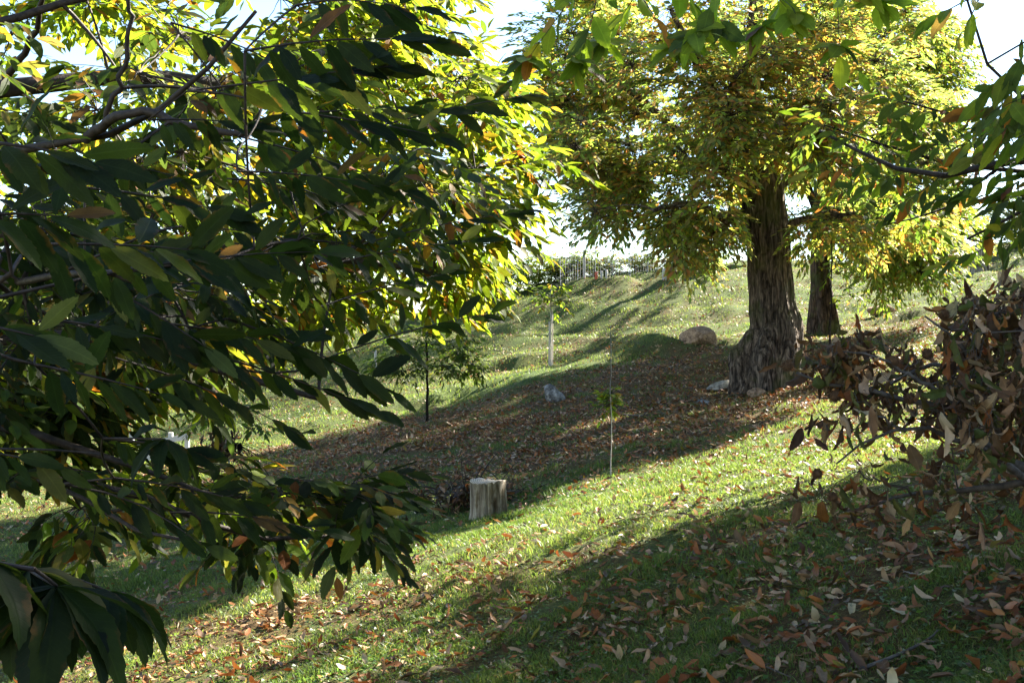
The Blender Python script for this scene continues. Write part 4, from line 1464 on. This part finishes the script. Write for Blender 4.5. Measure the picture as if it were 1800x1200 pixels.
M['stone_tan'] = stone_mat('mossy_tan_stone', (.25, .165, .11), (.48, .33, .22), .9)
M['stone_grey'] = stone_mat('grey_stone', (.13, .13, .13), (.40, .40, .39), .4)
M['stone_pale'] = stone_mat('pale_stone', (.25, .23, .20), (.50, .46, .40), .3)
rock('boulder', 'large moss-topped tan boulder half sunk in the bank left of the massive trunk', GP(1231, 28.2, .13), (.47, .42, .38), 2, M['stone_tan'])
rock('grey_rock', 'blue-grey rock tilted at the upper edge of the leafy hollow', GP(972, 23.2, .06), (.32, .26, .20), 5, M['stone_grey'], rot=.9)
rock('pale_rock', 'flat pale rock lying just left of the massive trunk base', GP(1266, 23.3, .06), (.28, .2, .12), 9, M['stone_pale'], rot=-.3)
rock('mossy_rock', 'greenish rock between the roots in front of the massive trunk', GP(1330, 21.6, .02), (.2, .16, .14), 12, M['stone_tan'])
rock('small_rock', 'small grey rock lowest before the massive trunk roots', GP(1238, 21.5, .02), (.14, .12, .09), 14, M['stone_grey'])
rock('ledge_rock', 'low mossy rock on the earth ledge right of the smaller trunk', GP(1552, 34, .1), (.5, .3, .2), 17, M['stone_tan'])


def wood_mat():
    m, nt, out = new_mat('weathered_wood')
    n1 = noise(nt, 1.6, 8, .65, stretch=(11, 11, .9), dist=.4)
    n2 = noise(nt, 5.5, 4, .6, stretch=(1, 1, .45))
    n3 = noise(nt, 60, 3, .6)
    col = ramp(nt, n1, [(.30, (.035, .025, .018)), (.42, (.15, .12, .09)), (.58, (.36, .31, .25)), (.75, (.52, .47, .39))])
    dk = ramp(nt, n2, [(.48, (1, 1, 1)), (.60, (.30, .25, .17))])
    col = mix_col(nt, .9, col, dk, 'MULTIPLY')
    col = mix_col(nt, .3, col, ramp(nt, n3, [(.3, (.5, .5, .5)), (.7, (1.2, 1.2, 1.2))]), 'MULTIPLY')
    p = N_(nt, 'ShaderNodeBsdfPrincipled')
    p.inputs['Roughness'].default_value = .9
    p.inputs['Specular IOR Level'].default_value = .15
    nt.links.new(col, p.inputs['Base Color'])
    nt.links.new(bump(nt, n1, 1, .04), p.inputs['Normal'])
    nt.links.new(p.outputs[0], out.inputs[0])
    return m


M['wood'] = wood_mat()


def cutface_mat():
    m, nt, out = new_mat('cut_wood_rings')
    tc = nt.nodes.new('ShaderNodeTexCoord')
    w = nt.nodes.new('ShaderNodeTexWave')
    w.wave_type = 'RINGS'
    w.rings_direction = 'Z'
    w.inputs['Scale'].default_value = 14
    w.inputs['Distortion'].default_value = 2.5
    w.inputs['Detail'].default_value = 3
    nt.links.new(tc.outputs['Object'], w.inputs['Vector'])
    col = ramp(nt, w.outputs['Fac'], [(.2, (.22, .17, .12)), (.8, (.48, .41, .32))])
    p = N_(nt, 'ShaderNodeBsdfPrincipled')
    p.inputs['Roughness'].default_value = .9
    nt.links.new(col, p.inputs['Base Color'])
    nt.links.new(p.outputs[0], out.inputs[0])
    return m


M['cut'] = cutface_mat()


def stump(name, label, base, r, h, seed, lean=(0, 0), parts=True, mat='wood', squash=1.0, cat='tree stump'):
    t = empty(name, base, label, cat)
    n, R = 72, 22
    th = np.arange(n) / n * 2 * np.pi
    s = np.linspace(-.35, 1, R)
    ring = np.c_[np.cos(th), np.sin(th) * squash, 0 * th]
    prof = 1 + .10 * np.exp(-np.maximum(s, 0) * 7) - .02 * s
    a = wob(np.c_[ring[:, :2] * 1.5, 0 * th + seed], 1.2, seed)
    f = wob(np.c_[ring[:, :2] * 9, 0 * th + seed], 1.1, seed + 2)
    crack = np.zeros(n)
    rg = np.random.default_rng(seed)
    for _ in range(9):
        c = rg.uniform(0, 6.28)
        dth = np.angle(np.exp(1j * (th - c)))
        crack -= rg.uniform(.06, .17) * np.exp(-(dth / .05) ** 2)
    rr = r * (1 + .06 * a + .018 * f + crack)
    v = []
    for k in range(R):
        lat = ring * rr[:, None] * prof[k]
        z = s[k] * h
        v.append(base + lat + V([lean[0] * z, lean[1] * z, z]) + np.c_[0 * th, 0 * th, (.015 * np.sin(th * 2 + seed) + .012 * f - .02 * (crack < -.05) if k == R - 1 else 0 * th)])
    v = V(v)
    idx = np.arange(R - 1)[:, None] * n + np.arange(n)[None]
    nx = np.arange(R - 1)[:, None] * n + (np.arange(n)[None] + 1) % n
    q = np.stack([idx, nx, nx + n, idx + n], -1).reshape(-1, 4)
    np_mesh('side', v.reshape(-1, 3), q, None, M[mat], t)
    c = base + V([lean[0] * h, lean[1] * h, h + .004])
    rim = v[-1]
    vv = np.r_[rim * .97 + c * .03 + UP * .004, rim * .5 + c * .5, c[None]]
    vv = np.r_[rim, vv]
    qq = np.concatenate([np.stack([np.arange(n) + k * n, (np.arange(n) + 1) % n + k * n, (np.arange(n) + 1) % n + (k + 1) * n, np.arange(n) + (k + 1) * n], -1) for k in range(2)])
    tt = np.stack([np.arange(n) + 2 * n, (np.arange(n) + 1) % n + 2 * n, np.full(n, 3 * n)], -1)
    np_mesh('cut_face', vv, qq, tt, M['cut'], t, smooth=False)
    return t


sb_ = GP(860, 12.8)
hh = P(858, 845, 12.8)[2] - sb_[2]
stump('tree_stump', 'upright pale weathered chestnut stump with dark streaks and cracks, on the sunlit grass edge', sb_, .205, hh, 3, lean=(-.03, -.02))
sb2 = GP(1722, 44)
stump('tree_stump', 'tall pale brown stump on the high grass at far right', sb2 + UP * 0, .33, P(1722, 437, 44)[2] - sb2[2], 6, lean=(.05, 0))
print('stump h', hh)

# cut log behind, near the trunks
lb = GP(1486, 24, .18)
LG = empty('cut_log', lb, 'short round cut log facing the view at the smaller trunk foot', 'log')
n = 40
th = np.arange(n) / n * 2 * np.pi
rr = .19 * (1 + .05 * np.sin(3 * th) + .03 * np.sin(7 * th))
v = V([[lb[0] + math.cos(a) * r_ * sc, lb[1] + yy, lb[2] + math.sin(a) * r_ * sc] for yy, sc in ((0, .98), (.02, 1), (.7, 1.02)) for a, r_ in zip(th, rr)])
idx = np.arange(2)[:, None] * n + np.arange(n)[None]
nx = np.arange(2)[:, None] * n + (np.arange(n)[None] + 1) % n
np_mesh('side', v, np.stack([idx, nx, nx + n, idx + n], -1).reshape(-1, 4), None, M['bark2'], LG)
vv = np.r_[v[:n], lb[None] - V([[0, .003, 0]])]
M['redcut'] = plain_mat('brown_cut_end', (.16, .08, .045), (.30, .16, .09), 9)
np_mesh('cut_face', vv, None, np.stack([np.arange(n), (np.arange(n) + 1) % n, np.full(n, n)], -1), M['redcut'], LG, smooth=False)

# brush pile behind the stump
bb = GP(835, 14.2)
tb = Tubes()
for k in range(46):
    a = bb + V([rng.uniform(-.55, .6), rng.uniform(-.25, .5), rng.uniform(0, .12)])
    b = a + V([rng.normal(0, .35), rng.normal(0, .25), abs(rng.normal(.12, .18))])
    tb.add(bez(a, b, 6, .25, .05), np.linspace(rng.uniform(.006, .014), .003, 6), 4)
for (x, y) in ((812, 798), (880, 790), (850, 812), (790, 830), (905, 815)):
    a = bb + V([rng.uniform(-.2, .2), 0, 0])
    tb.add(bez(a, P(x, y, 14.3), 7, .18, 0), np.linspace(.014, .004, 7), 5)
BP = empty('brush_pile', bb, 'dark tangle of cut twigs and dry leaves heaped behind the pale stump', 'brush pile')
tb.build('twigs', M['twig'], BP)
lv = Leaves()
n = 500
pos = bb + rng.normal(0, 1, (n, 3)) * [.3, .22, .08] + UP * .12
lv.add(pos, rng.normal(0, 1, (n, 3)), rng.normal(0, .6, (n, 3)) + UP, .12, palette(n, 'dead') * .55, curl=.8, fold=.6, width=.2)
lv.build('dry_leaves', M['fallen'], BP, lod=1)

# fallen twigs
for (pts, r, lab) in [([(1510, 1128, 4.7), (1590, 1095, 4.75), (1640, 1065, 4.85), (1648, 1050, 4.9)], .009, 'forked grey twig lying among big dry leaves in the shaded corner'),
                      ([(1370, 1125, 5.0), (1330, 1150, 5.2), (1390, 1180, 4.9)], .005, 'thin dark twig on shaded grass at the bottom, left of the forked twig'),
                      ([(1090, 715, 20.5), (1130, 725, 20.0), (1165, 728, 19.8)], .02, 'curved dead branch lying on the brown leaves right of the tall sapling')]:
    q = []
    for (x, y, d) in pts:
        X = (x - 900) / F * d
        q.append(G(X, d, .035))
    s = Tubes()
    qq = resample(q, 9)
    s.add(qq, np.linspace(r, r * .5, 9), 6)
    s.add(bez(qq[5], qq[5] + V([.03, -.1, .04]) * r * 120, 5, .1, .05), np.linspace(r * .6, r * .3, 5), 5)
    o = s.build('fallen_twig', M['deadtwig'], origin=q[0])
    tag(o, lab, 'twig')

# ------------------------------------------------------------------ fallen leaves
def view_scatter(n, d0, d1, ang=.50):
    d = d0 * (d1 / d0) ** rng.uniform(size=n)
    t = rng.uniform(-ang, ang, n)
    return np.c_[d * np.tan(t), d]


def gnormal(x, y, e=.08):
    dx = (gz(x + e, y) - gz(x - e, y)) / (2 * e)
    dy = (gz(x, y + e) - gz(x, y - e)) / (2 * e)
    return unit(np.c_[-dx, -dy, np.ones_like(dx)])


def lay(n, d0, d1):
    d = np.sqrt(rng.uniform(d0 ** 2, d1 ** 2, n))
    xy = np.c_[d * np.tan(rng.uniform(-.5, .5, n)), d]
    keep = rng.uniform(size=n) < litter(xy[:, 0], xy[:, 1])
    return xy[keep]


xy = np.r_[lay(150000, 3.2, 45), lay(22000, 8, 22), lay(2600, 3.2, 8)]
n = len(xy)
pos = np.c_[xy, gz(xy[:, 0], xy[:, 1]) + rng.uniform(.004, .038, n)]
nn = gnormal(xy[:, 0], xy[:, 1]) + rng.normal(0, .38, (n, 3))
th = rng.uniform(0, 6.28, n)
ld = np.c_[np.cos(th), np.sin(th), rng.normal(0, .25, n)]
lv = Leaves()
lv.add(pos, ld, nn, rng.uniform(.05, .12, n) * (1 + .1 * (xy[:, 1] < 8)), palette(n, 'fallen'), curl=rng.normal(0, .8, n), fold=rng.uniform(-.1, .9, n), width=.2)
o = lv.build('fallen_leaves', M['fallen'], lod=1, crumple=.8)
tag(o, 'carpet of fallen brown and tan chestnut leaves over the grass and hollow', 'fallen leaves', kind='stuff')
print('fallen', n)

# the largest ones nearby, each its own object
var = {}
for key, tn in (('tan', (.24, .16, .095)), ('rust', (.22, .075, .025)), ('brown', (.12, .06, .03)), ('yellow', (.30, .19, .03))):
    var[key] = []
    for k in range(5):
        l1 = Leaves()
        l1.add(np.zeros((1, 3)), V([[1, 0, .1]]), V([[0, 0, 1.0]]), .15 * rng.uniform(.8, 1.15), V([tn]) * rng.uniform(.8, 1.2), curl=rng.normal(0, .9), fold=rng.uniform(.1, .9), width=.21)
        o = l1.build('dry_leaf', M['dry'], lod=0, crumple=1.0)
        var[key].append(o)
labs = {'tan': 'pale tan curled chestnut leaf lying on the shaded near grass', 'rust': 'rusty red-brown curled chestnut leaf lying on the near grass',
        'brown': 'dark brown curled chestnut leaf lying on the shaded near grass', 'yellow': 'yellow chestnut leaf lying on the near grass'}
used = set()
xs = view_scatter(5000, 3.7, 7.6, .44)
kp = rng.uniform(size=len(xs)) < np.clip(litter(xs[:, 0], xs[:, 1]) * 2.0 * np.clip((xs[:, 0] + 2.5) / 4, .15, 1), 0, 1)
xs = xs[kp][:285]
for (x, y) in xs:
    key = ['tan', 'rust', 'brown', 'yellow'][rng.choice(4, p=[.38, .27, .28, .07])]
    src = var[key][rng.integers(5)]
    if src.name in used:
        o = src.copy()
        COL.objects.link(o)
    else:
        o = src
        used.add(src.name)
    nv = Vector(gnormal(np.array([x]), np.array([y]))[0] + rng.normal(0, .22, 3))
    o.location = (x, y, gz(x, y)[0] + .035)
    qn = nv.to_track_quat('Z', 'Y')
    from mathutils import Quaternion
    o.rotation_mode = 'QUATERNION'
    o.rotation_quaternion = qn @ Quaternion((0, 0, 1), rng.uniform(0, 6.28))
    s = rng.uniform(.45, .95)
    o.scale = (s, s, s)
    tag(o, labs[key], 'leaf', key + ' leaves on the near grass')
for k in var:
    for o in var[k]:
        if o.name not in used:
            bpy.data.objects.remove(o)

# ------------------------------------------------------------------ grass
def grass_tint(x, y, n):
    p_ = np.c_[x, y, 0 * x]
    a = wob(p_, .8, 2)[:, None] * .5 + .5
    c = V([.056, .106, .026]) * (1 - a) + V([.118, .164, .046]) * a
    dry = rng.uniform(size=(n, 1)) < .10
    c = np.where(dry, V([.17, .15, .07]), c)
    return c * rng.uniform(.65, 1.35, (n, 1))


def blades(n, d0, d1, h, w, seg2, name_parts):
    xy = view_scatter(n, d0, d1, .48)
    # tufts: blades gather round common centres
    cell = .06 + .006 * xy[:, 1]
    ctr = xy + rng.normal(0, 1, xy.shape) * cell[:, None] * .2
    lt = litter(ctr[:, 0], ctr[:, 1])
    pn = wob(np.c_[ctr * 1.0, 0 * lt], 4.2, 3)
    keep = rng.uniform(size=n) < np.clip(1.12 - lt * .95 + .25 * pn, .08, 1)
    ctr, pn = ctr[keep], pn[keep]
    n = len(ctr)
    z = gz(ctr[:, 0], ctr[:, 1])
    b = np.c_[ctr, z - .01]
    d = ctr[:, 1]
    hh_ = h * rng.uniform(.4, 1.3, n) * np.clip(1 + .8 * pn, .3, 2) * (1 + d * .012)
    ww = w * (1 + d * .13) * rng.uniform(.7, 1.3, n)
    th = rng.uniform(0, 6.28, n)
    side = np.c_[np.cos(th), np.sin(th), 0 * th]
    lean = rng.normal(0, .55, (n, 3))
    lean[:, 2] = 0
    t = grass_tint(ctr[:, 0], ctr[:, 1], n)
    if seg2:
        m1 = b + UP * hh_[:, None] * .55 + lean * hh_[:, None] * .3
        tp = b + UP * hh_[:, None] * .9 + lean * hh_[:, None]
        v = np.stack([b - side * ww[:, None], b + side * ww[:, None], m1 - side * ww[:, None] * .8, m1 + side * ww[:, None] * .8, tp], 1).reshape(-1, 3)
        o_ = np.arange(n)[:, None] * 5
        return v, (o_ + [0, 1, 3, 2]), (o_ + [2, 3, 4]), np.repeat(t, 5, 0)
    tp = b + UP * hh_[:, None] * .9 + lean * hh_[:, None] * .8
    v = np.stack([b - side * ww[:, None], b + side * ww[:, None], tp], 1).reshape(-1, 3)
    return v, None, np.arange(n * 3).reshape(-1, 3), np.repeat(t, 3, 0)


v1, q1, t1, c1_ = blades(300000, 3.2, 13, .042, .0015, True, '')
v2, _, t2, c2_ = blades(440000, 11, 60, .046, .0022, False, '')
o = np_mesh('grass', np.r_[v1, v2], q1, np.r_[t1, t2 + len(v1)], M['grass'], tint=np.r_[c1_, c2_])
tag(o, 'short meadow grass covering the hillside', 'grass', kind='stuff')
# clover and small broad leaves in the near turf
xy = view_scatter(60000, 3.3, 14, .47)
kp = rng.uniform(size=len(xy)) < np.clip(.5 + .6 * wob(np.c_[xy, 0 * xy[:, 0]], 2.2, 1), 0, 1)
xy = xy[kp]
n = len(xy)
lv = Leaves()
th = rng.uniform(0, 6.28, n)
lv.add(np.c_[xy, gz(xy[:, 0], xy[:, 1]) + rng.uniform(.0, .035, n)], np.c_[np.cos(th), np.sin(th), rng.uniform(0, .7, n)], UP + rng.normal(0, .4, (n, 3)),
       rng.uniform(.018, .045, n), grass_tint(xy[:, 0], xy[:, 1], n) * [.8, 1, .8], curl=.6, fold=.3, width=.36)
o = lv.build('clover', M['grass'], lod=2)
tag(o, 'low clover and small weeds in the near turf', 'ground cover', kind='stuff')
